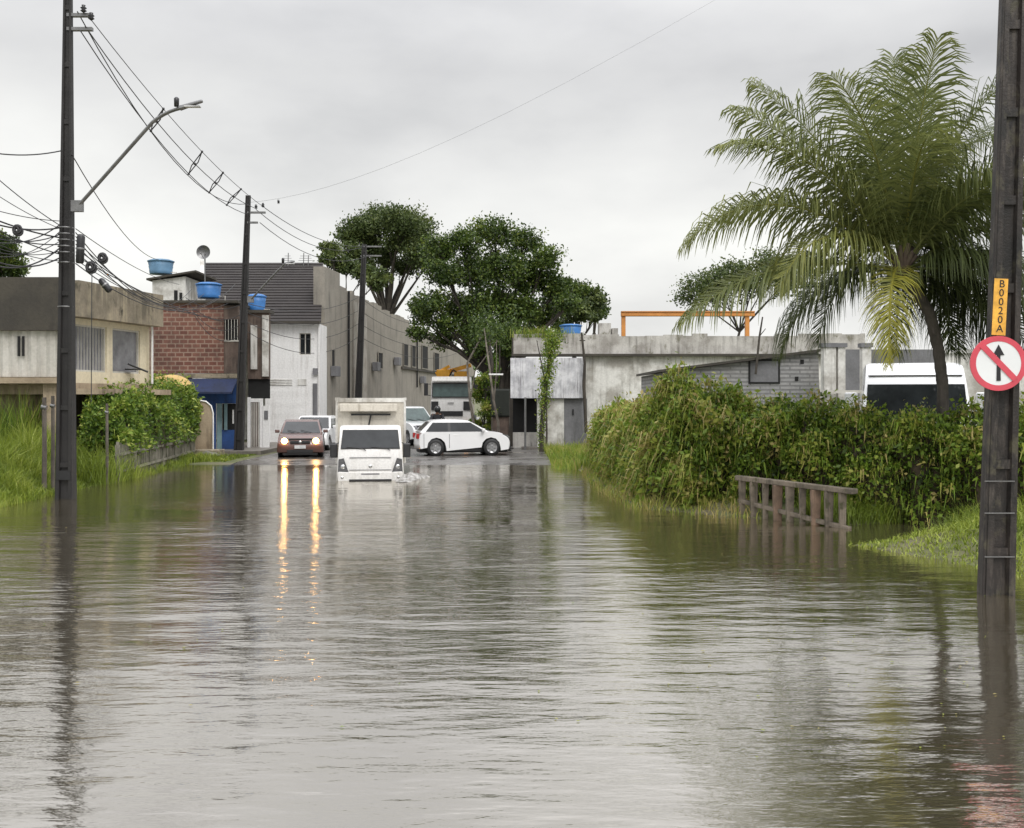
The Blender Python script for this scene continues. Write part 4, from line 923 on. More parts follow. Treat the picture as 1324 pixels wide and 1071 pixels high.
# light box truck
def box_truck():
    t = thing('box_truck', 'white light truck with boxy grimy cargo body wading towards the camera', 'truck', (-3.76, 28.75, -.42), R(-83))
    # +x forward, x=0 at cab front face; width 1.74
    H = 1.88; w = .87
    out = [(0,.40),(.02,.62),(0,.92),(-.06,1.22),(-.30,H-.09),(-.50,H-.02),(-.8,H),(-1.42,H-.03),(-1.5,H-.12),(-1.55,.55),(-1.18,.42)]+[(q[0],q[1]) for q in arch(-.80,.34,.34)[::-1]]+[(-.40,.40)]
    hwf = lambda x, z: w*(1-.075*(z-.8))
    outline_body(MB(), out, hwf, shrink=.03, nose=.04).build('cab', M['truckwhite'], t)
    mb = MB(); slopeglass(mb, -.085, 1.28, -.275, H-.14, w*.88, w*.82, .02); mb.build('windshield', M['glass'], t)
    mb = MB(); slopeglass(mb, -.08, 1.255, -.285, H-.12, w*.90, w*.84, .012); mb.build('windshield_seal', M['black'], t)
    for s in (-1, 1):
        y = lambda z: s*(hwf(0, z)+.012)
        mb = MB(); mb.add([(-1.30,y(1.18),1.18),(-.26,y(1.18),1.18),(-.42,y(1.70),1.70),(-1.30,y(1.70),1.70)], [(0,1,2,3)]); mb.build('side_window', M['glass'], t)
        # headlight: tall lens with dark inner
        yo, yi = s*(w-.015), s*(w-.27)
        hl = MB(); yi = s*(w-.30); q_ = [(yi,.645),(yo,.645),(yo-s*.02,.99),(yi+s*.13,1.02)]; hl.add([(-.15,a_,b_) for a_,b_ in q_]+[(.026 if abs(a_) < .8 else .0,a_,b_) for a_,b_ in q_], [(4,5,6,7),(0,4,7,3),(0,1,5,4),(1,2,6,5),(2,3,7,6)]); ho = hl.build('headlight', M['lamp_clear'], t)
        mb = MB(); mb.lathe([(0,.02),(.05,.015),(.065,0)], (.008, s*(w-.15), .79), axis='x', seg=12); mb.build('reflector', M['chrome'], ho)
        mb = MB(); mb.box((-.04, s*(w-.04) if s < 0 else w-.30, .44), (.022, s*(w-.30) if s < 0 else w-.04, .58)); fo = mb.build('fog_light', M['blackp'], t)
        MB().lathe([(0,.02),(.04,.012),(.045,0)], (.024, s*(w-.13), .51), axis='x', seg=12).build('lens', M['chrome'], fo)
        # mirror: bracket and tall black housing
        mo = MB().box((-.36, s*(w+.10)-.10, 1.02), (-.24, s*(w+.10)+.10, 1.40)).build('side_mirror', M['blackp'], t, bev=.03)
        MB().tube([(-.36, s*.80, 1.42),(-.30, s*(w+.1), 1.38),(-.30, s*(w+.1), 1.3)], .015, 6).tube([(-.3, s*.82, 1.02),(-.3, s*(w+.1), 1.06)], .015, 6).build('bracket', M['blackp'], mo)
        wheel(t, -.80, s*(w-.14), .32)
        wheel(t, -3.2, s*(w-.06), .32)
        MB().box((-1.1, s*(w-.005)-.012, .98), (-.92, s*(w-.005)+.014, 1.01)).build('door_handle', M['blackp'], t)
    mb = MB(); mb.box((-.03,-.55,.70), (.026,.55,.715)); mb.box((-.05,-.55,1.03), (.0,.55,1.042)); mb.box((-.03,-.24,.58), (.034,.24,.615)); mb.build('grille', M['greydoor'], t)
    MB().box((-.03,-w+.02,.40), (.03,w-.02,.66)).build('bumper', M['truckwhite'], t, bev=.025)
    MB().box((-.03,-.56,.36), (.036,.56,.46)).build('lower_intake', M['black'], t)
    MB().lathe([(0,.02),(.05,.016),(.055,0)], (.0,0,.80), axis='x', seg=20).build('emblem', M['chrome'], t)
    mb = MB()
    for y0 in (-.62,.02): mb.tube([(-.03,y0+.5,1.22),(-.05,y0+.42,1.27),(-.075,y0,1.31)], .012, 5)
    mb.build('wiper', M['black'], t)
    # cargo box
    bx = MB(); bx.box((-4.75,-.98,.78), (-1.68,.98,2.58)); bo = bx.build('cargo_box', M['boxp'], t, bev=.02)
    mb = MB(); mb.box((-1.69,-.98,2.50), (-1.655,.98,2.62)); mb.box((-1.69,-.98,.78), (-1.655,-.92,2.50)); mb.box((-1.69,.92,.78), (-1.655,.98,2.50)); mb.box((-4.76,-.995,2.55), (-1.64,-.95,2.63)); mb.box((-4.76,.95,2.55), (-1.64,.995,2.63)); mb.build('edge_trim', M['dirtywhite'], bo)
    mb = MB(); mb.box((-1.64,-.86,2.24), (-1.5,.74,2.46)); mb.build('top_fairing', M['boxp'], bo, bev=.02)
    MB().box((-1.635,-.55,2.13), (-1.55,.55,2.18)).build('dark_gap', M['void'], bo)
    MB().beam((-1.62,.0,2.14), (-1.60,-.07,1.80), .06, .03).build('roof_strut', M['black'], t)
    MB().box((-4.7,-.45,.42), (-1.4,.45,.72)).build('chassis', M['black'], t)
    return t
box_truck()

# crane truck far back
def crane_truck():
    d = 56; t = thing('crane_truck', 'big white truck with yellow crane parts on top, facing the camera under the trees', 'truck', ((583-CX)/F*d, d, .06), R(-90))
    w = 1.05; H = 3.30
    out = [(0,.55),(.03,1.0),(0,1.75),(-.12,H-.3),(-.22,H-.06),(-.5,H),(-1.9,H),(-1.95,.7),(-1.55,.65)]+[(q[0],q[1]) for q in arch(-1.0,.52,.52)[::-1]]+[(-.45,.55)]
    hwf = lambda x, z: w*(1-.04*max(0,(z-1.7))/1.6)
    outline_body(MB(), out, hwf, shrink=.02, nose=.03).build('cab', M['truckwhite'], t)
    mb = MB(); slopeglass(mb, .0, 2.25, -.11, 2.90, w*.90, w*.88, .02); mb.build('windshield', M['glassg'], t)
    mb = MB(); slopeglass(mb, .005, 2.20, -.115, 2.95, w*.94, w*.92, .012); mb.build('windshield_seal', M['black'], t)
    MB().box((-.10,-w*.9,3.02), (.18,w*.9,3.10)).build('sun_visor', M['truckwhite'], t, bev=.02)
    for s in (-1, 1):
        MB().box((-.1, s*(w+.24)-.1, 2.3), (.0, s*(w+.24)+.1, 2.95)).build('side_mirror', M['blackp'], t, bev=.02)
        MB().tube([(-.1,s*w,2.9),(-.05,s*(w+.24),2.9)], .02, 6).tube([(-.1,s*w,2.3),(-.05,s*(w+.24),2.35)], .02, 6).build('mirror_bracket', M['blackp'], t)
        MB().box((-.04, s*(w-.22)-.18, 1.55), (.045, s*(w-.22)+.18, 2.0)).build('corner_vent', M['black'], t)
        hl = MB().box((-.02, s*(w-.25)-.2, .75), (.06, s*(w-.25)+.2, 1.0)).build('headlight', M['lamp_clear'], t, bev=.02)
        if s == 1: MB().lathe([(0,.05),(.08,.04),(.1,0)], (.06, s*(w-.25), .88), axis='x', seg=12).build('lit_lens', M['amber_on'], hl)
        wheel(t, -1.0, s*(w-.16), .5, .28); wheel(t, -5.2, s*(w-.16), .5, .28)
    MB().box((.03,-.62,1.25), (.06,.62,1.5)).build('grille', M['black'], t); MB().box((-.2,-w,.5), (.09,w,.74)).build('bumper', M['greydoor'], t, bev=.03)
    MB().box((.03,-.16,1.90), (.05,.16,1.94)).build('brand_bar', M['black'], t)
    MB().box((-7,-1.1,.9), (-2.1,1.1,1.25)).build('flatbed', M['greydoor'], t)
    cr = MB().box((-3.0,-.95,1.25), (-2.3,.95,3.1)).box((-2.9,-.9,3.1), (-2.2,-.15,3.72)).box((-2.8,.05,3.1), (-2.2,.85,3.62)).build('crane_body', M['amber'], t, bev=.06)
    MB().beam((-2.6,-.7,3.5), (-2.4,.95,3.95), .2, .2).beam((-2.5,-.95,3.5), (-2.3,-.2,3.9), .14, .14).build('crane_arm', M['amber'], cr)
    MB().tube([(-2.25,-.3,3.2),(-2.2,0,3.7),(-2.3,.4,3.4)], .05, 6).build('hydraulic_hose', M['black'], cr)
crane_truck()

# white van behind the hedge
def van():
    d = 22; t = thing('white_van', 'white van parked behind the hedge and palm with dark windshield', 'van', ((1186-CX)/F*d, d, .3), R(-107))
    w = 1.08; H = zz(466,d)-.3
    zs = zz(497,d)-.3
    out = [(.35,.35),(.4,.7),(.3,1.0),(-.05,1.25),(-.20,1.35),(-.62,zs+.04),(-.95,H-.13),(-1.15,H-.05),(-1.7,H),(-5.4,H),(-5.5,H-.1),(-5.55,.5),(-.8+.4-4.0,.35)]
    hwf = lambda x, z: w*(1-.12*max(0,(z-1.3))/1.4)
    outline_body(MB(), out, hwf, shrink=.03, nose=.02).build('body', M['vanwhite'], t)
    mb = MB(); slopeglass(mb, -.26, 1.42, -.60, zs, w*.92, w*.88, .02); mb.build('windshield', M['glass'], t)
    MB().box((-.94,-w*.86,zs+.19), (-.735,w*.86,zs+.205)).build('roof_seam', M['greydoor'], t)
    for s in (-1, 1):
        MB().box((-.5, s*(w+.2)-.13, 1.5), (-.38, s*(w+.2)+.13, 2.0)).build('side_mirror', M['vanwhite'], t, bev=.03)
        wheel(t, -.7, s*(w-.15), .34); wheel(t, -4.4, s*(w-.15), .34)
        MB().box((.22, s*(w-.28)-.2, .8), (.36, s*(w-.28)+.2, 1.0)).build('headlight', M['lamp_clear'], t, bev=.03)
        y = lambda z: s*(hwf(0,z)+.012)
        MB().add([(-1.7,y(1.5),1.5),(-.55,y(1.5),1.5),(-.85,y(zs),zs),(-1.7,y(zs),zs)], [(0,1,2,3)]).build('side_window', M['glass'], t)
    MB().box((.3,-.5,.75), (.405,.5,.95)).build('grille', M['blackp'], t)
van()

# ------------------------------------------------------------------ motorcyclist
def skin_body(name, joints, edges, mat, parent=None, sub=1):
    me = bpy.data.meshes.new(name); me.from_pydata([j[0] for j in joints], edges, []); me.materials.append(mat)
    o = bpy.data.objects.new(name, me); COL.objects.link(o)
    if parent: o.parent = parent
    s = o.modifiers.new('skin', 'SKIN'); s.use_smooth_shade = True
    for v, j in zip(me.skin_vertices[0].data, joints): v.radius = (j[1], j[1]*(j[2] if len(j) > 2 else 1)); v.use_root = False
    me.skin_vertices[0].data[0].use_root = True
    ss = o.modifiers.new('sub', 'SUBSURF'); ss.levels = sub; ss.render_levels = sub; return o
def rider(t0, label):
    t = thing('person', label, 'person', t0.location, t0.rotation_euler.z)
    J = [((-.25,0,.88),.15),((-.22,0,1.10),.145),((-.15,0,1.32),.165,.75),((-.10,0,1.45),.07),((-.06,0,1.56),.075),((-.04,0,1.66),.095)]
    E = [(0,1),(1,2),(2,3),(3,4),(4,5)]
    for s in (-1, 1):
        b = len(J)
        J += [((-.14,s*.20,1.40),.075),((-.02,s*.30,1.18),.055),((.27,s*.30,1.06),.042),((.35,s*.29,1.05),.036)]; E += [(2,b),(b,b+1),(b+1,b+2),(b+2,b+3)]
        h = b+3
        for f in range(4):
            k = len(J); o = s*(.26+.022*f)
            J += [((.39,o,1.055-.003*f),.010),((.42,o,1.03),.009),((.40,o,1.005),.008)]; E += [(h,k),(k,k+1),(k+1,k+2)]
        k = len(J); J += [((.365,s*.245,1.03),.011),((.39,s*.225,1.01),.009)]; E += [(h,k),(k,k+1)]
        b = len(J)
        J += [((-.20,s*.13,.86),.10),((.22,s*.22,.76),.075),((.08,s*.22,.36),.052),((.10,s*.22,.30),.045),((.24,s*.23,.27),.04)]; E += [(0,b),(b,b+1),(b+1,b+2),(b+2,b+3),(b+3,b+4)]
    skin_body('body', J, E, M['skin'], t)
    JJ = [((-.25,0,.92),.17),((-.22,0,1.12),.165),((-.15,0,1.34),.19,.75),((-.11,0,1.44),.10)]; EE = [(0,1),(1,2),(2,3)]
    for s in (-1,1):
        b = len(JJ); JJ += [((-.14,s*.21,1.41),.09),((-.02,s*.30,1.18),.07),((.24,s*.30,1.07),.055)]; EE += [(2,b),(b,b+1),(b+1,b+2)]
    skin_body('jacket', JJ, EE, M['cloth'], t)
    JJ = [((-.25,0,.88),.17)]; EE = []
    for s in (-1,1):
        b = len(JJ); JJ += [((-.20,s*.13,.86),.115),((.22,s*.22,.76),.09),((.08,s*.22,.38),.065)]; EE += [(0,b),(b,b+1),(b+1,b+2)]
    skin_body('trousers', JJ, EE, M['jeans'], t)
    mb = MB(); prof = [(0,.15),(.07,.135),(.12,.08),(.14,0),(.135,-.07),(.11,-.12),(.09,-.13)]
    mb.lathe(prof, (-.04,0,1.68), seg=20); ho = mb.build('helmet', M['helmet'], t)
    MB().lathe([(.143,-.04),(.147,.0),(.138,.045)], (-.02,0,1.68), seg=20).build('visor', M['glass'], ho)
    return t
def motorcycle(label, loc, rz):
    t = thing('motorcycle', label, 'motorcycle', loc, rz)
    for x in (.62,-.62):
        o = bpy.data.objects.new('wheel', None); COL.objects.link(o); o.parent = t; o.location = (x,0,.29)
        MB().lathe([(.22,-.04),(.27,-.045),(.295,0),(.27,.045),(.22,.04),(.21,0),(.22,-.04)], axis='y', seg=24).build('tyre', M['black'], o)
        mb = MB(); mb.lathe([(0,-.03),(.05,-.03),(.05,.03),(0,.03)], axis='y', seg=10)
        for k in range(5): mb.beam((0,0,0), (.22*math.cos(k*2*PI/5),0,.22*math.sin(k*2*PI/5)), .03, .02, up=(0,1,0))
        mb.build('rim', M['rim'], o)
    MB().tube([(.62,.07,.29),(.42,.07,.92)], .022, 8).tube([(.62,-.07,.29),(.42,-.07,.92)], .022, 8).build('front_fork', M['chrome'], t)
    MB().tube([(.42,0,.82),(.1,0,.62),(-.05,0,.35),(.25,0,.33),(.42,0,.80)], .03, 8).tube([(-.05,0,.35),(-.62,0,.29)], .028, 8).tube([(.0,0,.66),(-.6,0,.78)], .03, 8).build('frame', M['blackp'], t)
    MB().lathe([(0,-.1),(.10,-.09),(.13,0),(.10,.09),(0,.1)], (.12,0,.42), axis='y', seg=14).build('engine', M['greydoor'], t)
    mb = MB(); outline_body(mb, [(-.02,.68),(.05,.84),(.22,.90),(.38,.84),(.36,.70)], lambda x, z: .13, shrink=.2, nose=.1); mb.build('fuel_tank', M['helmet'], t)
    mb = MB(); outline_body(mb, [(-.70,.78),(-.66,.86),(-.3,.80),(.0,.80),(-.02,.72),(-.5,.72)], lambda x, z: .12, shrink=.1, nose=.1); mb.build('saddle', M['black'], t)
    MB().tube([(.36,-.34,1.03),(.42,-.15,.98),(.42,.15,.98),(.36,.34,1.03)], .016, 8).build('handlebar', M['blackp'], t)
    for s in (-1,1):
        MB().tube([(.40,s*.25,1.0),(.42,s*.30,1.16)], .008, 5).lathe([(0,-.012),(.055,-.01),(.055,.01),(0,.012)], (.42,s*.31,1.20), axis='x', seg=12).build('side_mirror', M['blackp'], t)
    hl = MB().lathe([(0,.06),(.07,.05),(.09,0),(.06,-.08),(0,-.1)], (.50,0,.90), axis='x', seg=16).build('headlight', M['chrome'], t)
    MB().lathe([(0,.068),(.05,.062),(.065,.052)], (.50,0,.90), axis='x', seg=14).build('lit_lens', M['amber_on'], hl)
    MB().lathe([(.30,-.05),(.315,-.05),(.315,.05),(.30,.05)], (.62,0,.29), axis='y', seg=24).build('mudguard', M['helmet'], t) if 0 else None
    MB().tube([(.1,-.12,.30),(-.3,-.14,.28),(-.75,-.15,.38)], [.025,.035,.045], 8).build('exhaust', M['chrome'], t)
    return t
m1 = motorcycle('motorcycle carrying the rider in black, in front of the crane truck', (-3.25, 47.2, .06), R(-80)); rider(m1, 'person in black jacket and helmet riding the motorcycle behind the white hatchback')

# ------------------------------------------------------------------ small things: posts, railing, fence, bag, stones
def post(label, px, d, ptop, w=.06, mat='wood', lean=0):
    x = (px-CX)/F*d; z0 = gz1(x, d)-.2; z1 = zz(ptop, d)
    t = thing('fence_post', label, 'post', (x, d, z0), ry=lean)
    MB().tube([(0,0,0),(.01,0,(z1-z0)*.5),(0,.01,z1-z0)], [w*1.05,w,w*.9], 8).build('shaft', M[mat], t)
    MB().tube([(w,0,(z1-z0)*.9),(-w,0,(z1-z0)*.91)], w*1.06, 8).build('wire_wrap', M['steel'], t)
post('dark wooden post in tall grass left of the flooded pole', 57, 24.3, 514, .055)
post('thin grey post close to the left side of the flooded pole', 68, 24.8, 512, .045)
post('mossy post at the near end of the vine fence', 138, 27.6, 522, .04, 'wood')
pf = thing('picket_fence', 'pale mossy picket fence under the vines at the left bank', 'fence')
pa, pb_ = Vector((-10.42,28.6,0)), Vector((-11.85,40.3,0)); n = 84
mb = MB(); rp = random.Random(2)
for k in range(n):
    q = pa.lerp(pb_, k/(n-1)); h = rp.uniform(.75,1.05); mb.box((q.x-.035,q.y-.02,-.2), (q.x+.035,q.y+.02,h), rz=rp.uniform(-.3,.3))
mb.build('picket_row', M['picket'], pf)
mb = MB(); 
for z in (.25,.7): mb.beam(pa+Vector((.05,0,z)), pb_+Vector((.05,0,z)), .04, .07)
mb.build('rail', M['picket'], pf)
for k in range(7):
    q = pa.lerp(pb_, k/6); MB().box((q.x-.05,q.y-.05,-.3), (q.x+.05,q.y+.05,.95)).build('post', M['picket'], pf)
rl = thing('concrete_railing', 'broken old concrete railing standing in the water below the hedge', 'railing')
ra, rb = Vector((4.22,20.1,0)), Vector((5.62,18.0,0))
dv = (rb-ra)
MB().beam(ra-dv*.02+Vector((0,0,.70)), rb+dv*.04+Vector((0,0,.63)), .16, .09).build('top_rail', M['rail'], rl, bev=.015)
MB().beam(ra+Vector((0,0,.28)), rb+Vector((0,0,-.0)), .10, .08).build('bottom_rail', M['rail'], rl, bev=.015)
for k in range(9):
    f = (k+.25)/8.8; q = ra.lerp(rb, f); w = .055+.02*(k in (3,6))+.008*math.sin(k*2); zt_ = .655-.07*f
    MB().hexa([Vector((q.x+a*w*.8,q.y+b*w*.8,-.3)) for a,b in ((-1,-1),(1,-1),(1,1),(-1,1))]+[Vector((q.x+a*w*1.1,q.y+b*w*1.1,zt_)) for a,b in ((-1,-1),(1,-1),(1,1),(-1,1))]).build('post', M['railb' if k in (3,6) else 'rail'], rl, bev=.01)
def blob(name, label, cat, loc, size, mat, seed=0):
    bm = bmesh.new(); bmesh.ops.create_icosphere(bm, subdivisions=3, radius=1); r_ = random.Random(seed); ph = [r_.uniform(0,6) for _ in range(6)]
    for v in bm.verts:
        c = v.co.copy(); f = 1+.18*math.sin(c.x*3+ph[0])*math.sin(c.y*4+ph[1])+.10*math.sin(c.z*9+ph[2]+c.x*7); v.co = Vector((c.x*size[0]*f, c.y*size[1]*f, c.z*size[2]*f))
    me = bpy.data.meshes.new(name); bm.to_mesh(me); bm.free(); me.materials.append(mat); me.polygons.foreach_set('use_smooth', [True]*len(me.polygons))
    o = bpy.data.objects.new(name, me); COL.objects.link(o); o.location = loc; return tag(o, label, cat)
blob('plastic_bag', 'white plastic bag floating against the picket fence', 'plastic bag', (P(204,606,34.6).x, 34.6, .05), (.16,.12,.10), M['bag'], 1)
blob('rock', 'pale rock on the green strip below the beige wall', 'rock', (P(270,593,39.6).x, 39.6, .10), (.35,.25,.16), M['foam'], 2)
0 and blob('rock', 'dark earthy rock at the waterline in the lower left grass', 'rock', (P(12,640,22.6).x, 22.6, .1), (.45,.4,.3), M['rust'], 3)
mb = MB(); mb.box((-12.6,40.2,-.1), (-10.9,41.1,.28)); tag(mb.build('concrete_step', M['stained'], None, bev=.03), 'low dark concrete step in front of the blue shop', 'step')

# splash thrown up beside the wading truck, leaves and litter on the water
fm, nt, b = newmat('foamy_splash'); v = coords(nt)
nt.links.new(ramp(nt, noise(nt, v, 9, 5), [(.40, (.22,.21,.19)), (.7, (.55,.54,.52))]), b.inputs['Base Color']); b.inputs['Roughness'].default_value = .25; bump(nt, b, noise(nt, v, 22, 4), 1.0, .05)
K = 40; J = 9; vs = []; r_ = random.Random(4)
for k in range(K):
    t_ = k/(K-1); xc = -2.86+.30*t_+.04*math.sin(k*.9); yc = 28.2+2.6*t_; hgt = .19*math.sin(PI*min(1, t_*1.1+.05))**.8*(.75+.25*math.sin(k*1.3)); wd = .20+.16*t_
    for j in range(J):
        a = PI*j/(J-1); vs.append((xc-wd*math.cos(a)*(1+r_.uniform(-.12,.12)), yc+r_.uniform(-.02,.02), -.02+max(.0, hgt)*math.sin(a)*(1+r_.uniform(-.25,.25))))
mb = MB(); mb.add(vs, [(k*J+j, k*J+j+1, (k+1)*J+j+1, (k+1)*J+j) for k in range(K-1) for j in range(J-1)], True)
tag(mb.build('splash', fm), 'pale foaming splash beside the white truck cab', 'splash', kind='stuff')
n = 170; r2 = np.random.default_rng(5)
px = np.concatenate([r2.uniform(900,1300,90), r2.uniform(50,1000,80)]); dd = np.concatenate([r2.uniform(6.5,15,90), r2.uniform(7,24,80)])
XX = (px-CX)/F*dd; pts = np.stack([XX, dd, 0*XX+.006],1); a = r2.uniform(0,2*PI,n); ax = np.stack([np.cos(a), np.sin(a), 0*a],1); sd = np.stack([-np.sin(a), np.cos(a), 0*a],1)
L_ = r2.uniform(.012,.045,n)[:,None]
VV = np.stack([pts, pts+ax*L_*.5+sd*L_*.25+[0,0,.004], pts+ax*L_, pts+ax*L_*.5-sd*L_*.25+[0,0,.004]],1).reshape(-1,3)
o_ = raw_mesh('floating_debris', VV, np.arange(4*n).reshape(n,4), M['hedge'], np.repeat(r2.uniform(.5,1,n),4)); tag(o_, 'tiny leaves and litter floating on the flood water', 'debris', kind='stuff')
# ------------------------------------------------------------------ vegetation
def interp_path(path, t):
    path = np.array(path, float); n = len(path)-1; f = np.clip(t, 0, .9999)*n; i = f.astype(int); u = (f-i)[:, None]
    return path[i]*(1-u)+path[i+1]*u
def lumpy(x, y, s=1.0): return .5+.25*np.sin(1.7*s*x+.8*y*s)+.25*np.sin(2.9*s*y-1.3*s*x+1)+.15*np.sin(5.3*x*s+4.1*y*s)
def hedge(name, label, path, heights, width, nleaf, mat, size, nblade=0, seed=0, front=(0,-1), blade_len=.6, hang=.6, tintb=0.0, cat='hedge', zbase=-.1, corem=None):
    """path: centre line; heights: top height along it; a dense core plus many leaves and hanging strands outside it"""
    t = thing(name, label, cat, (0,0,0))
    K = 60; tt = np.linspace(0, .9999, K); C = interp_path(path, tt); hh = np.interp(tt, np.linspace(0,1,len(heights)), heights); ww = np.interp(tt, np.linspace(0,1,len(width)), width); tp_ = np.sqrt(np.maximum(1-np.abs(2*tt-1)**14, 0)); tp_ = np.maximum(tp_, .02); ww = ww*tp_; hh = zbase+(hh-zbase)*np.maximum(tp_, .25)
    dirs = np.gradient(C, axis=0); dirs /= np.linalg.norm(dirs, axis=1, keepdims=True); nr = np.stack([dirs[:,1], -dirs[:,0]], 1)
    mb = MB(); M_ = 12; vs = []
    for k in range(K):
        for a in range(M_+1):
            th = PI*a/M_; cx_, sz = math.cos(th), math.sin(th)**.55
            f = .80+.10*math.sin(k*.9+a*1.3)+.06*math.sin(k*2.3-a)
            r_ = ww[k]*f*(abs(cx_)**.6)*np.sign(cx_); z = zbase+(hh[k]-zbase)*sz*(.86+.05*math.sin(k*1.7+a))
            vs.append((C[k,0]+nr[k,0]*r_, C[k,1]+nr[k,1]*r_, z))
    mb.add(vs, [(k*(M_+1)+a, k*(M_+1)+a+1, (k+1)*(M_+1)+a+1, (k+1)*(M_+1)+a) for k in range(K-1) for a in range(M_)], True)
    mb.add(vs[:M_+1], [tuple(range(M_+1))]); mb.add(vs[-M_-1:], [tuple(range(M_+1))])
    mb.build('stems', corem or M['core'], t)
    def surf(n, jit):
        u = rng.uniform(0, .9999, n); cap = rng.uniform(size=n) < .10; u = np.where(cap, np.where(rng.uniform(size=n) < .5, .004, .995), u); cs = np.where(cap, rng.uniform(.1,1,n)**.5, 1); f = u*(K-1); i = f.astype(int); fr_ = (f-i)[:, None]
        c = C[i]*(1-fr_)+C[np.minimum(i+1,K-1)]*fr_; nn = nr[i]; th = PI*rng.beta(1.0,1.0,n)
        cx_ = np.cos(th); sz = np.sin(th)**.55
        lump = lumpy(c[:,0]*1.9+th*2.2, c[:,1]*1.8+th*2.6)
        ex = .70+.46*lump+jit*rng.normal(size=n)*.5
        W0 = np.where(cap, np.interp(u, np.linspace(0,1,len(width)), width)*.9, ww[i]); H0 = np.where(cap, zbase+(np.interp(u, np.linspace(0,1,len(heights)), heights)-zbase)*.9, hh[i])
        r_ = cs*W0*np.abs(cx_)**.6*np.sign(cx_)*ex
        z = zbase+cs*(H0-zbase)*sz*(.77+.32*lump+jit*rng.normal(size=n)*.25)
        p = np.stack([c[:,0]+nn[:,0]*r_, c[:,1]+nn[:,1]*r_, z], 1)
        p[:,:2] += dirs[i]*np.where(u < .5, -1, 1)[:,None]*cap[:,None]*(.12+.1*np.abs(rng.normal(size=n)))[:,None]
        out = np.stack([nn[:,0]*np.sign(cx_)*np.abs(cx_), nn[:,1]*np.sign(cx_)*np.abs(cx_), sz], 1)
        return p, out, lump
    if nleaf:
        p, out, lump = surf(nleaf, .24); ax = out*.6+rng.normal(size=(nleaf,3))*.7+np.array([0,0,-.35])
        tint = np.clip(.10+.62*lump*rng.uniform(.5,1.2,nleaf)+rng.normal(size=nleaf)*.15+tintb, 0, 1)  # recessed leaves get darker tints: shade of the gaps put into the colour
        brown = lumpy(p[:,0]*2.3+7, p[:,2]*2.9+p[:,1]*1.1) > .93; tint = np.where(brown & (rng.uniform(size=nleaf) < .6) & (mat is M['hedge']), rng.uniform(.88,1,nleaf), tint)
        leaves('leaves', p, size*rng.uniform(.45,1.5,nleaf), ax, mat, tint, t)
    if nblade:
        p, out, lump = surf(nblade, .1)
        n = nblade; L_ = blade_len*rng.uniform(.4,1.3,n); side = rng.normal(size=(n,3))*.35; side[:,2] = 0
        p1 = p+out*.14*L_[:,None]+side*.3*L_[:,None]+np.array([0,0,.12])*L_[:,None]*(1-hang); p2 = p1+out*.12*L_[:,None]+side*.3*L_[:,None]+np.array([0,0,-1.])*L_[:,None]*hang
        a = rng.uniform(0,2*PI,n); sd_ = np.stack([np.cos(a),np.sin(a),0*a],1)*.011*rng.uniform(.7,1.5,n)[:,None]
        V = np.stack([p-sd_,p+sd_,p1+sd_,p1-sd_,p2],1).reshape(-1,3); i = np.arange(n)*5
        tint = np.clip(.45+.35*lump*rng.uniform(.3,1.3,n)+rng.normal(size=n)*.2+tintb, 0, 1)  # strands in the hollows darker as well, gap shade painted in
        raw_mesh('hanging_strands', V, np.stack([i,i+1,i+2,i+3],1), mat, np.repeat(tint,5), t, tri=np.stack([i+3,i+2,i+4],1))
    return t
# right bank hedges
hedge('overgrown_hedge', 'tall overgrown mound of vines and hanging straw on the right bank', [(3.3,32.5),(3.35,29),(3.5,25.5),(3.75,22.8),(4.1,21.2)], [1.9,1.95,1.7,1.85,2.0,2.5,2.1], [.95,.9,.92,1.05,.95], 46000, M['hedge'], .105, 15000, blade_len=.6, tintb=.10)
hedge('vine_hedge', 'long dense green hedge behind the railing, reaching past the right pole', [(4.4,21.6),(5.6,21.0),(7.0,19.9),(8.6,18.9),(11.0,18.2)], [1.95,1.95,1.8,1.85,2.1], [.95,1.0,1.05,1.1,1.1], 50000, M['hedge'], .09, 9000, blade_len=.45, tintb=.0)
hedge('vine_hedge', 'bright green vines heaped over the left picket fence', [(-11.1,29.4),(-11.3,31),(-11.6,34.3),(-12.1,38),(-12.4,40.7)], [2.0,2.3,2.5,2.75,2.75], [.6,.62,.65,.7,.65], 30000, M['vine'], .115, 2500, blade_len=.4, zbase=.62, tintb=.14)
# grass
def grass(name, label, n, sampler, hfun, lean=.45, w=.014, mat='grass', tb=0, kind='stuff'):
    xy = sampler(n); xy = xy[:n]; x, y = xy[:,0], xy[:,1]; z = gz(x, y)-.03
    clump = lumpy(x*1.4, y*1.1); H = hfun(x, y)*rng.uniform(.45,1.15,len(x))*(.65+.55*clump)
    ln = rng.normal(size=(len(x),3))*lean; ln[:,2] = 0
    tint = np.clip(.25+.5*clump*rng.uniform(.5,1.3,len(x))+rng.normal(size=len(x))*.14+tb, 0, 1)
    o = blades(name, np.stack([x,y,z],1), H, ln, np.full(len(x), w)*rng.uniform(.7,1.6,len(x)), M[mat], tint)
    return tag(o, label, 'grass', kind=kind)
def rect(x0,x1,y0,y1,poly=None,pw=1.0,margin=-.15):
    def f(n):
        x = rng.uniform(x0,x1,n*3); y = y0+(y1-y0)*rng.uniform(0,1,n*3)**pw
        if poly is not None:
            ok = sdf(poly,x,y) > margin; x, y = x[ok], y[ok]
        return np.stack([x,y],1)[:n]
    return f
def lh(x, y):   # tall bank grass on the left, shorter at the water
    s = sdf(LP, x, y); return .30+.72*sm(s, .0, 1.9)
grass('grass', 'tall bright green grass on the left bank', 46000, rect(-14.6,-10.1,20.3,30.5,LP), lh, w=.017, tb=.03)
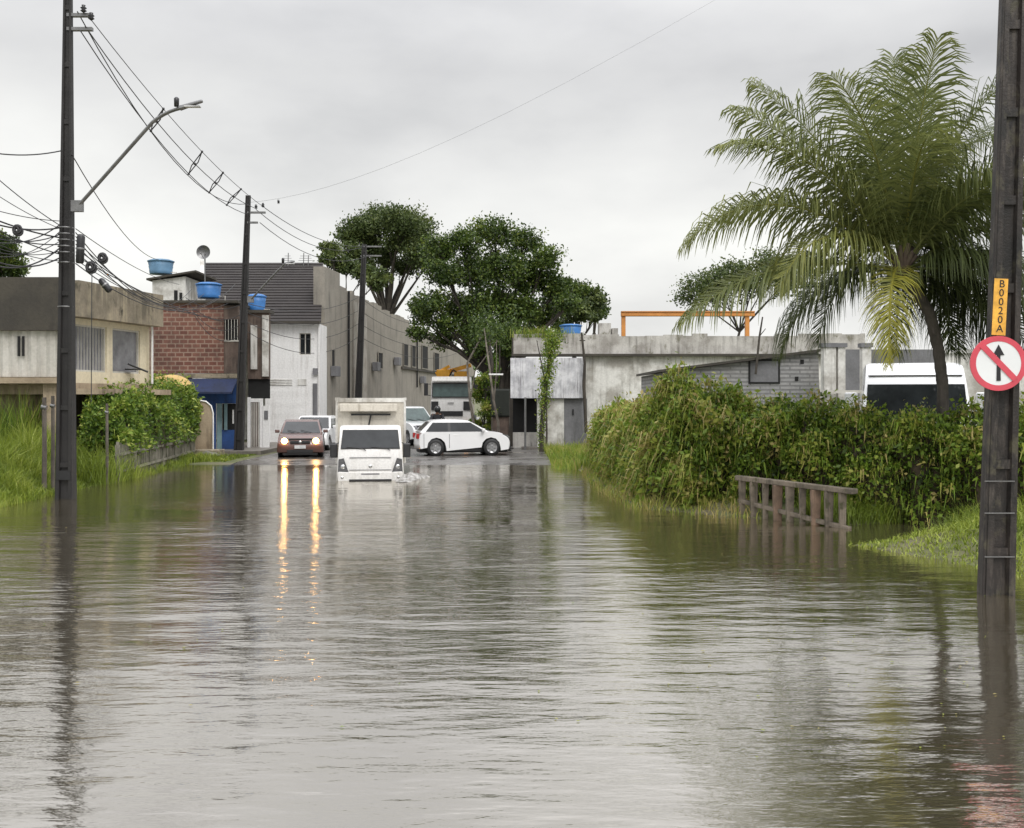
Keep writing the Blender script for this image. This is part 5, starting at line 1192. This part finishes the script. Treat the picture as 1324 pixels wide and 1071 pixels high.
grass('grass', 'darker reeds in the shade below the corner house', 9000, rect(-17.5,-13.2,26.5,30.6,LP), lambda x,y: 1.9+0*x, .18, .02, 'hedge', -.05)
grass('grass', 'grass growing along the foot of the vine fence', 12000, rect(-13.2,-10.2,27,38.5,LP,1,-.5), lambda x,y: .35+.9*(1-sm(y,28,31)), tb=.05)
grass('grass', 'low weeds along the water edge before the beige wall', 5000, rect(-13.5,-9.7,36.6,41.3), lambda x,y: .13+0*x, .5, .03, tb=.05)
grass('grass', 'bright weeds floating at the right bank near the pole', 12000, rect(4.9,10,12.0,16.9,RP,1,-.35), lambda x,y: .12+.28*sm(x,5.6,7.6), .75, .014, tb=.22)
grass('grass', 'green grass at the foot of the right hedge', 17000, rect(5.2,11,16.6,20.5,RP,1,-.1), lambda x,y: .55+0*x, .5, .013, tb=.0)
grass('grass', 'grass between warehouse and hedge', 6000, rect(1.3,3.2,33,44.5), lambda x,y: .5+0*x, .4, .02, 'hedge', .1)
grass('grass', 'thin dry weeds at the foot of the mound on the right bank', 6000, rect(2.0,4.6,19.6,32,RP,1,-.3), lambda x,y: .3+0*x, .6, .014, 'hedge', .3)

def branch_tree(name, label, base, clumps, trunk_r, mat, bark, nleaf, leaf, split=.5, seed=0, ntr=1, cat='tree', tintb=0, sub=34, spread=.42, droop=.0):
    """trunk(s) with limbs reaching each clump; leaves gather in small bunches over the clumps"""
    r_ = random.Random(seed); t = thing(name, label, cat, base); B = Vector(base)
    cl = [(Vector(c)-B, r) for c, r in clumps]; ctr = sum((c for c, _ in cl), Vector())/len(cl)
    zmin = min(c.z-r for c, r in cl)
    mb = MB(); forks = []
    for k in range(ntr):
        o = Vector((r_.uniform(-.5,.5)*(ntr > 1), r_.uniform(-.4,.4)*(ntr > 1), 0))
        f = Vector((ctr.x*split+o.x*1.6, ctr.y*split, max(.6, zmin*(.75+.15*r_.random()))))
        pts = [o+Vector((0,0,-.3)), o.lerp(f, .35)+Vector((r_.uniform(-.12,.12),0,0)), o.lerp(f, .7)+Vector((r_.uniform(-.15,.15),0,0)), f]
        mb.tube(pts, [trunk_r*1.25, trunk_r, trunk_r*.88, trunk_r*.75], 9); forks.append(f)
    for c, r in cl:
        f = min(forks, key=lambda q: (q-c).length); m1 = f.lerp(c, .4)+Vector((r_.uniform(-.2,.2), r_.uniform(-.2,.2), r_.uniform(0,.3)))
        mb.tube([f, m1, f.lerp(c, .8), c], [trunk_r*.55, trunk_r*.38, trunk_r*.22, trunk_r*.1], 6)
        for q in range(7):
            v = Vector((r_.gauss(0,1), r_.gauss(0,1), r_.gauss(.2,.8))).normalized()*r*r_.uniform(.7,1.0); s0 = f.lerp(c, r_.uniform(.55,1))
            mb.tube([s0, s0.lerp(c+v, .5)+Vector((0,0,.1)), c+v], [trunk_r*.16, trunk_r*.1, trunk_r*.04], 5)
    mb.build('trunk', bark, t)
    vol = np.array([r**2 for _, r in cl]); cnt = (vol/vol.sum()*nleaf).astype(int); PP = []; TT = []; AA = []
    for (c, r), n in zip(cl, cnt):
        S_ = sub; v = rng.normal(size=(S_,3)); v = unit(v)*(rng.uniform(.35,1.05,S_)[:,None]); v[:,2] *= .8
        sc_ = np.array(c)+v*r; idx = rng.integers(0, S_, n); tone = rng.uniform(-.3,.3,S_)
        p = sc_[idx]+rng.normal(size=(n,3))*r*spread*np.array([1,1,.62])*.62
        PP.append(p); TT.append(np.clip(.45+tone[idx]+rng.normal(size=n)*.13+tintb, 0, 1)); AA.append(rng.normal(size=(n,3))+np.array([0,0,-droop]))
    PP = np.concatenate(PP); TT = np.concatenate(TT); AA = np.concatenate(AA)
    leaves('crown', PP, leaf*rng.uniform(.6,1.4,len(PP)), AA, mat, TT, t, aspect=.6)
    return t
def CL(lst, d, k=1.0, dy=1.2):
    out = []
    for i, (px, py, rp_) in enumerate(lst):
        dd = d+dy*math.sin(i*2.4); out.append((tuple(P(px, py, dd)), rp_/F*d*k))
    return out
branch_tree('street_tree', 'broad dark green tree in the centre, spreading over the crane truck', ((648-CX)/F*57, 57, .05),
    CL([(566,322,20),(600,312,24),(640,302,24),(678,312,22),(706,335,22),(575,352,24),(612,350,28),(650,345,28),(685,362,28),(718,372,22),(556,392,20),(592,398,26),(632,392,30),(672,402,28),(706,410,22),(735,392,16),(545,412,14),(610,428,20),(650,432,24),(688,432,18),(575,418,16),(752,376,11),(540,395,12),(540,430,13),(572,438,16),(620,446,18),(660,450,18),(702,440,16)], 57, 1.0, 1.6), .22, M['tree'], M['bark'], 56000, .155, .4, 1, 4, tintb=.08, sub=44, spread=.42)
branch_tree('tall_tree', 'tall open-crowned tree with bare limbs behind the factory wall', ((505-CX)/F*88, 88, .05),
    CL([(465,296,20),(490,286,22),(518,286,22),(542,298,18),(450,305,14),(512,312,16),(478,318,16),(540,325,18),(558,335,18),(500,335,14),(455,325,12),(525,345,14),(470,345,12),(490,360,12)], 88, 1.1, 2), .3, M['treeb'], M['bark'], 34000, .22, .8, 2, tintb=.0, sub=34, spread=.5)
branch_tree('small_tree', 'small pale tree at the near end of the factory wall top', ((428-CX)/F*66, 66, .05),
    CL([(427,322,12),(432,338,12),(420,334,9),(448,345,14),(470,352,14),(490,362,14)], 66, 1.0, 1), .12, M['treeb'], M['bark'], 6000, .2, .9, 3, tintb=.1, sub=14)
branch_tree('roadside_tree', 'rounder tree right of the big central one, above the blue tank', ((742-CX)/F*64, 64, .05),
    CL([(735,375,20),(758,388,20),(745,405,18),(722,398,18),(770,408,10),(728,425,12)], 64, 1.0, 1), .18, M['treeb'], M['bark'], 12000, .19, .7, 4, tintb=.0, sub=20)
branch_tree('far_tree', 'dark tree top peeking out furthest right of the central group', ((770-CX)/F*90, 90, .05),
    CL([(768,388,13),(774,402,12),(762,400,12)], 90, 1.0, 1), .2, M['tree'], M['bark'], 4000, .25, .9, 5)
branch_tree('background_tree', 'tree rising behind the warehouse left of the palm', ((930-CX)/F*66, 66, .05),
    CL([(905,370,16),(930,358,16),(955,352,14),(990,335,14),(1000,350,16),(970,368,18),(925,380,20),(1020,360,20),(1050,345,16),(885,385,10)], 66, 1.25, 2), .10, M['treeb'], M['bark'], 12000, .17, .8, 6, tintb=.02, sub=40, spread=.6)
branch_tree('garden_tree', 'dark round tree at the left frame edge behind the corner house', ((2-CX)/F*37, 37, .05),
    CL([(-6,330,28),(8,342,22),(2,318,18),(16,350,14),(-20,350,20)], 37, 1.1, .5), .15, M['tree'], M['bark'], 12000, .10, .9, 7, tintb=.12, sub=22, spread=.3)
branch_tree('background_tree', 'green bush seen through the gap below the big tree', ((645-CX)/F*84, 84, .05),
    CL([(632,470,16),(650,462,14),(640,490,18),(622,500,16),(655,485,12)], 84, 1.0, 1), .15, M['vine'], M['bark'], 6000, .25, .8, 8)
# undergrowth and extra trunks below the central tree
branch_tree('shrub', 'ragged yellow-green shrub between crane truck and stall', ((626-CX)/F*51, 51, .05),
    CL([(628,492,12),(622,512,12),(630,530,14),(616,548,10),(634,555,12)], 51, 1.0, .5), .07, M['hedge'], M['bark'], 5000, .11, .8, 9, cat='shrub', tintb=.05, sub=12)
for k, (lb, x0, x1, xt, d, r, m) in enumerate((('pale forked trunk leaning beside the crane truck', 612, 604, 628, 50.5, .07, 'barkl'), ('dark trunk in the middle under the big tree', 628, 636, 630, 52, .12, 'bark'), ('crooked pale trunk in front of the dark stall', 645, 632, 626, 49, .06, 'barkl'), ('thick dark trunk touching the white sheet wall', 659, 664, 664, 48.5, .13, 'bark'))):
    a, b_, c_ = P(x0, 572, d), P((x0+x1)/2, 520, d), P(xt, 425, d+1)
    t = thing('bare_tree', lb, 'tree', (a.x, a.y, .03)); o = Vector(t.location)
    MB().tube([Vector((0,0,-.2)), b_.lerp(a, .5)-o+Vector((.08,0,0)), b_-o, P(x1,470,d)-o, c_-o], [r*1.2, r, r*.9, r*.75, r*.5], 8).tube([b_-o, P(x1+10,480,d)-o, P(xt+16,440,d)-o], [r*.6,r*.45,r*.25], 6).build('trunk', M[m], t)
    n = 500; pc = np.array(c_-o)+rng.normal(size=(n,3))*.45; leaves('crown', pc, .14*rng.uniform(.6,1.4,n), rng.normal(size=(n,3)), M['tree'], rng.uniform(.2,.8,n), t)
# vine-covered slim tree in front of the white sheets
t = thing('vine_covered_tree', 'slim crooked tree wrapped in vines in front of the rusty white sheets', 'tree', ((702-CX)/F*43.5, 43.5, 0)); o = Vector(t.location)
tp = [P(700,603,43.5), P(700,560,43.5), P(703,520,43.5), P(707,490,43.5), P(712,455,43.5), P(716,432,43.5)]
MB().tube([p-o for p in tp], [.10,.09,.085,.08,.05,.03], 8).tube([P(706,600,43.4)-o, P(707,560,43.4)-o, P(706,500,43.5)-o], [.05,.045,.03], 6).tube([P(706,500,43.5)-o, P(700,470,43.5)-o, P(694,440,43.5)-o], [.04,.03,.015], 6).build('trunk', M['bark'], t)
n = 3200; u = rng.uniform(0,1,n)**.55; pts = interp_path([tuple(p-o) for p in tp], u); 
pts = pts+rng.normal(size=(n,3))*np.array([.10,.10,.08])*(.5+1.6*u)[:,None]
leaves('crown', pts, .10*rng.uniform(.6,1.3,n), rng.normal(size=(n,3)), M['hedge'], np.clip(rng.normal(.5,.18,n),0,1), t)
# slim dark pole-like trunk beside the tank, and leaning stick above the shed
t = thing('thin_pole', 'thin crooked dark pole against the white wall right of the blue tank', 'pole', ((753-CX)/F*45.2, 45.2, 0)); o = Vector(t.location)
MB().tube([P(758,560,45.2)-o, P(755,500,45.2)-o, P(756,470,45.2)-o, P(752,430,45.2)-o], [.07,.07,.06,.04], 7).build('shaft', M['bark'], t); MB().box((-.12,-.03,4.6), (.12,.03,4.64)).build('cross_piece', M['bark'], t)
t = thing('bare_stick', 'thin leaning dark stick above the block shed roof', 'pole', tuple(P(977,470,29.8))); o = Vector(t.location)
MB().tube([Vector((0,0,-.3)), P(982,435,29.8)-o, P(986,410,29.8)-o], [.035,.03,.02], 6).tube([P(982,435,29.8)-o, P(990,425,29.8)-o], [.015,.01], 5).build('shaft', M['bark'], t)
# plants growing on the parapet
t = thing('roof_weeds', 'wild weeds sprouting from the warehouse parapet beside the big tree', 'plant', ((690-CX)/F*46.3, 46.2, zp-.1))
n = 420; B_ = np.stack([rng.normal(0,.45,n)+.9*(rng.uniform(size=n) < .3), rng.normal(0,.1,n), 0*rng.uniform(size=n)-.05],1)
ln = rng.normal(size=(n,3))*.5; ln[:,2] = 0
blades('stems', B_, .6*rng.uniform(.3,1.1,n), ln, np.full(n,.025), M['hedge'], rng.uniform(.3,.9,n), t)

# ------------------------------------------------------------------ coconut palm
pc = P(1166,350,19.0)
pt_ = thing('coconut_palm', 'large coconut palm with drooping fronds and one yellow frond, behind the right hedge', 'palm', ((1220-CX)/F*19.3, 19.3, .3)); o = Vector(pt_.location)
tr = [Vector((0,0,-.4)), P(1219,500,19.3)-o, P(1213,450,19.25)-o, P(1202,405,19.15)-o, P(1180,370,19.05)-o, pc-o]
mb = MB(); path = []
for a, b_ in zip(tr[:-1], tr[1:]):
    for k in range(6): path.append(a.lerp(b_, k/6))
path.append(tr[-1]); mb.tube(path, [.095+.01*(i % 2) for i in range(len(path))], 12); mb.build('trunk', M['palmbark'], pt_)
bm_ = MB()
for k in range(14):
    a = k*2.4; v = Vector((math.cos(a)*.25, math.sin(a)*.25, .35+.1*math.sin(k))); bm_.tube([pc-o-Vector((0,0,.25)), pc-o+v*.5, pc-o+v], [.07,.06,.035], 6)
bm_.build('leaf_sheaths', M['rust'], pt_)
mb = MB()
for k in range(7):
    a = k*.9; c = pc-o+Vector((math.cos(a)*.26, math.sin(a)*.22-.05, -.18-.05*(k % 2))); mb.lathe([(0,-.13),(.08,-.09),(.105,0),(.08,.09),(0,.13)], tuple(c), seg=10)
mb.build('coconuts', plain('green_coconut', (.10,.11,.03), .5), pt_)
def frond(d0, L_, g, tint, nl=105, ll=.85, droopl=.9, twist=0, width=.031):
    """a frond as one mesh: rachis curving under its weight, leaflets along both sides"""
    d = Vector(d0).normalized(); p = pc-o+d*.1; N = 26; ds = L_/N; pts = [p.copy()]
    for k in range(N):
        d = (d+Vector((0,0,-g*ds*(0.35+1.1*k/N)))).normalized(); p = p+d*ds; pts.append(p.copy())
    PA = np.array([tuple(q) for q in pts])
    V = []; Q = []; T = []
    # rachis as a 4-sided tapering strip
    for k, q in enumerate(pts):
        dd = (pts[min(k+1,N)]-pts[max(k-1,0)]).normalized(); s = dd.cross(Vector((0,0,1))); s = s.normalized() if s.length > .05 else Vector((1,0,0)); u = s.cross(dd); w = .032*(1-.82*k/N)
        for a, b_ in ((1,0),(0,1),(-1,0),(0,-1)): V.append(tuple(q+s*w*a+u*w*b_*.7)); T.append(min(1, tint+.25))
    for k in range(N):
        for a in range(4): Q.append((k*4+a, k*4+(a+1) % 4, (k+1)*4+(a+1) % 4, (k+1)*4+a))
    rr_ = random.Random(int(L_*1000+d0[0]*77+d0[2]*31))
    for side in (-1, 1):
        for k in range(nl):
            t = .10+.90*(k+.5*(side > 0))/nl; f = t*N; i = min(int(f), N-1); q = pts[i].lerp(pts[i+1], f-i)
            dd = (pts[min(i+1,N)]-pts[max(i-1,0)]).normalized(); s = dd.cross(Vector((0,0,1)))
            s = s.normalized() if s.length > .05 else Vector((1,0,0)); u = s.cross(dd)
            s = (s*math.cos(twist)+u*math.sin(twist)).normalized(); u = s.cross(dd)
            l = ll*(math.sin(PI*min(1, .16+.80*t))**.7)*rr_.uniform(.78,1.15)
            fw = .25+.85*t; dirv = (s*side*(1-.3*t)+dd*fw+u*.25+Vector((rr_.gauss(0,.11),rr_.gauss(0,.11),rr_.gauss(0,.13)))).normalized()
            a0 = q; a1 = a0+dirv*l*.35; d2 = (dirv+Vector((0,0,-droopl*rr_.uniform(.4,.8)))).normalized(); a2 = a1+d2*l*.35; d3 = (d2+Vector((0,0,-droopl*rr_.uniform(.7,1.3)))).normalized(); a3 = a2+d3*l*.32
            wv = dd*width*.5; b0 = len(V); tn = min(1, max(0, tint+rr_.gauss(0,.07)+(.06 if t > .85 else 0)))
            for pnt, wf_ in ((a0,.7),(a1,1),(a2,.75),(a3,.12)): V.append(tuple(pnt-wv*wf_)); V.append(tuple(pnt+wv*wf_)); T += [tn,tn]
            for e in range(3): Q.append((b0+2*e, b0+2*e+1, b0+2*e+3, b0+2*e+2))
    ob = raw_mesh('frond', np.array(V), np.array(Q), M['palm'], np.array(T), pt_)
    return ob
FR = [((-.50,.1,1.0), 4.2, .20, .48, 1.0, 1.1), ((-.68,-.1,1.0), 4.1, .24, .52, 1.0, 1.2), ((-.72,-.2,1.05), 4.2, .38, .55, 1.0, .9), ((.75,-.2,1.0), 4.0, .45, .45, 1.0, 1.0), ((-.85,.3,.95), 3.4, .45, .46, 1.0, 1.0), ((.5,-.5,1.0), 3.5, .6, .5, 1.0, 1.0), ((-.08,-.5,1.0), 3.2, .6, .55, .95, 1.0), # direction (right, away, up), length, sag, tint (low ones paint in the inner crown's shade), leaflet length, leaflet droop
 ((-.33,-.35,1.1), 4.0, .40, .52, 1.0, .8), ((-.15,.3,1.2), 3.9, .32, .46, 1.0, .8),
 ((.03,-.25,1.2), 3.8, .30, .52, 1.0, .7), ((.16,.25,1.2), 3.8, .36, .48, 1.0, .7), ((.30,-.15,1.1), 3.9, .40, .48, 1.0, .8), ((.42,.2,1.1), 4.0, .46, .44, 1.0, .9),
 ((.55,-.2,1.0), 4.3, .50, .42, 1.0, 1.0), ((.75,.3,.9), 4.1, .52, .40, 1.0, 1.0), ((.9,-.1,.65), 3.8, .50, .38, 1.0, 1.1), ((1.0,.2,.35), 3.6, .40, .45, 1.0, 1.4),
 ((-.72,-.25,.62), 3.0, .95, .66, .95, 1.5), ((-.93,-.1,.84), 4.3, .46, .60, 1.0, 1.3), ((-1.0,-.1,.16), 4.1, .28, .50, 1.05, 1.7),
 ((.9,-.3,.1), 3.0, .7, .28, 1.0, 1.6), ((.6,-.5,.3), 2.8, .9, .24, 1.0, 1.5), ((.55,.6,.2), 2.9, .9, .20, 1.0, 1.5), ((.25,.8,.2), 3.0, .9, .16, 1.0, 1.5), ((-.3,.8,.3), 3.0, .9, .2, 1.0, 1.4),
 ((-.6,.5,.1), 2.8, .8, .26, 1.0, 1.5), ((.35,.4,.9), 3.8, .6, .34, 1.0, 1.0), ((.7,.5,.5), 3.6, .7, .26, 1.0, 1.3), ((.0,.1,1.3), 3.8, .2, .44, 1.0, .7), ((.35,-.5,.8), 3.5, .7, .42, 1.0, 1.2), ((.8,.1,.1), 3.2, .8, .12, 1.0, 1.6), ((.4,.3,-.1), 2.4, .7, .12, .9, 1.5), ((.62,.1,-.05), 2.6, .9, .14, .9, 1.5)]
for d0, L_, g, tn, ll, dl in FR: frond(d0, L_, g, tn, ll=ll*1.22, droopl=dl*1.15, twist=.45*math.sin(L_*37+d0[0]*11))
frond((-.25,-.40,.10), 2.2, 3.6, .93, nl=80, ll=.72, droopl=.9, twist=.25)
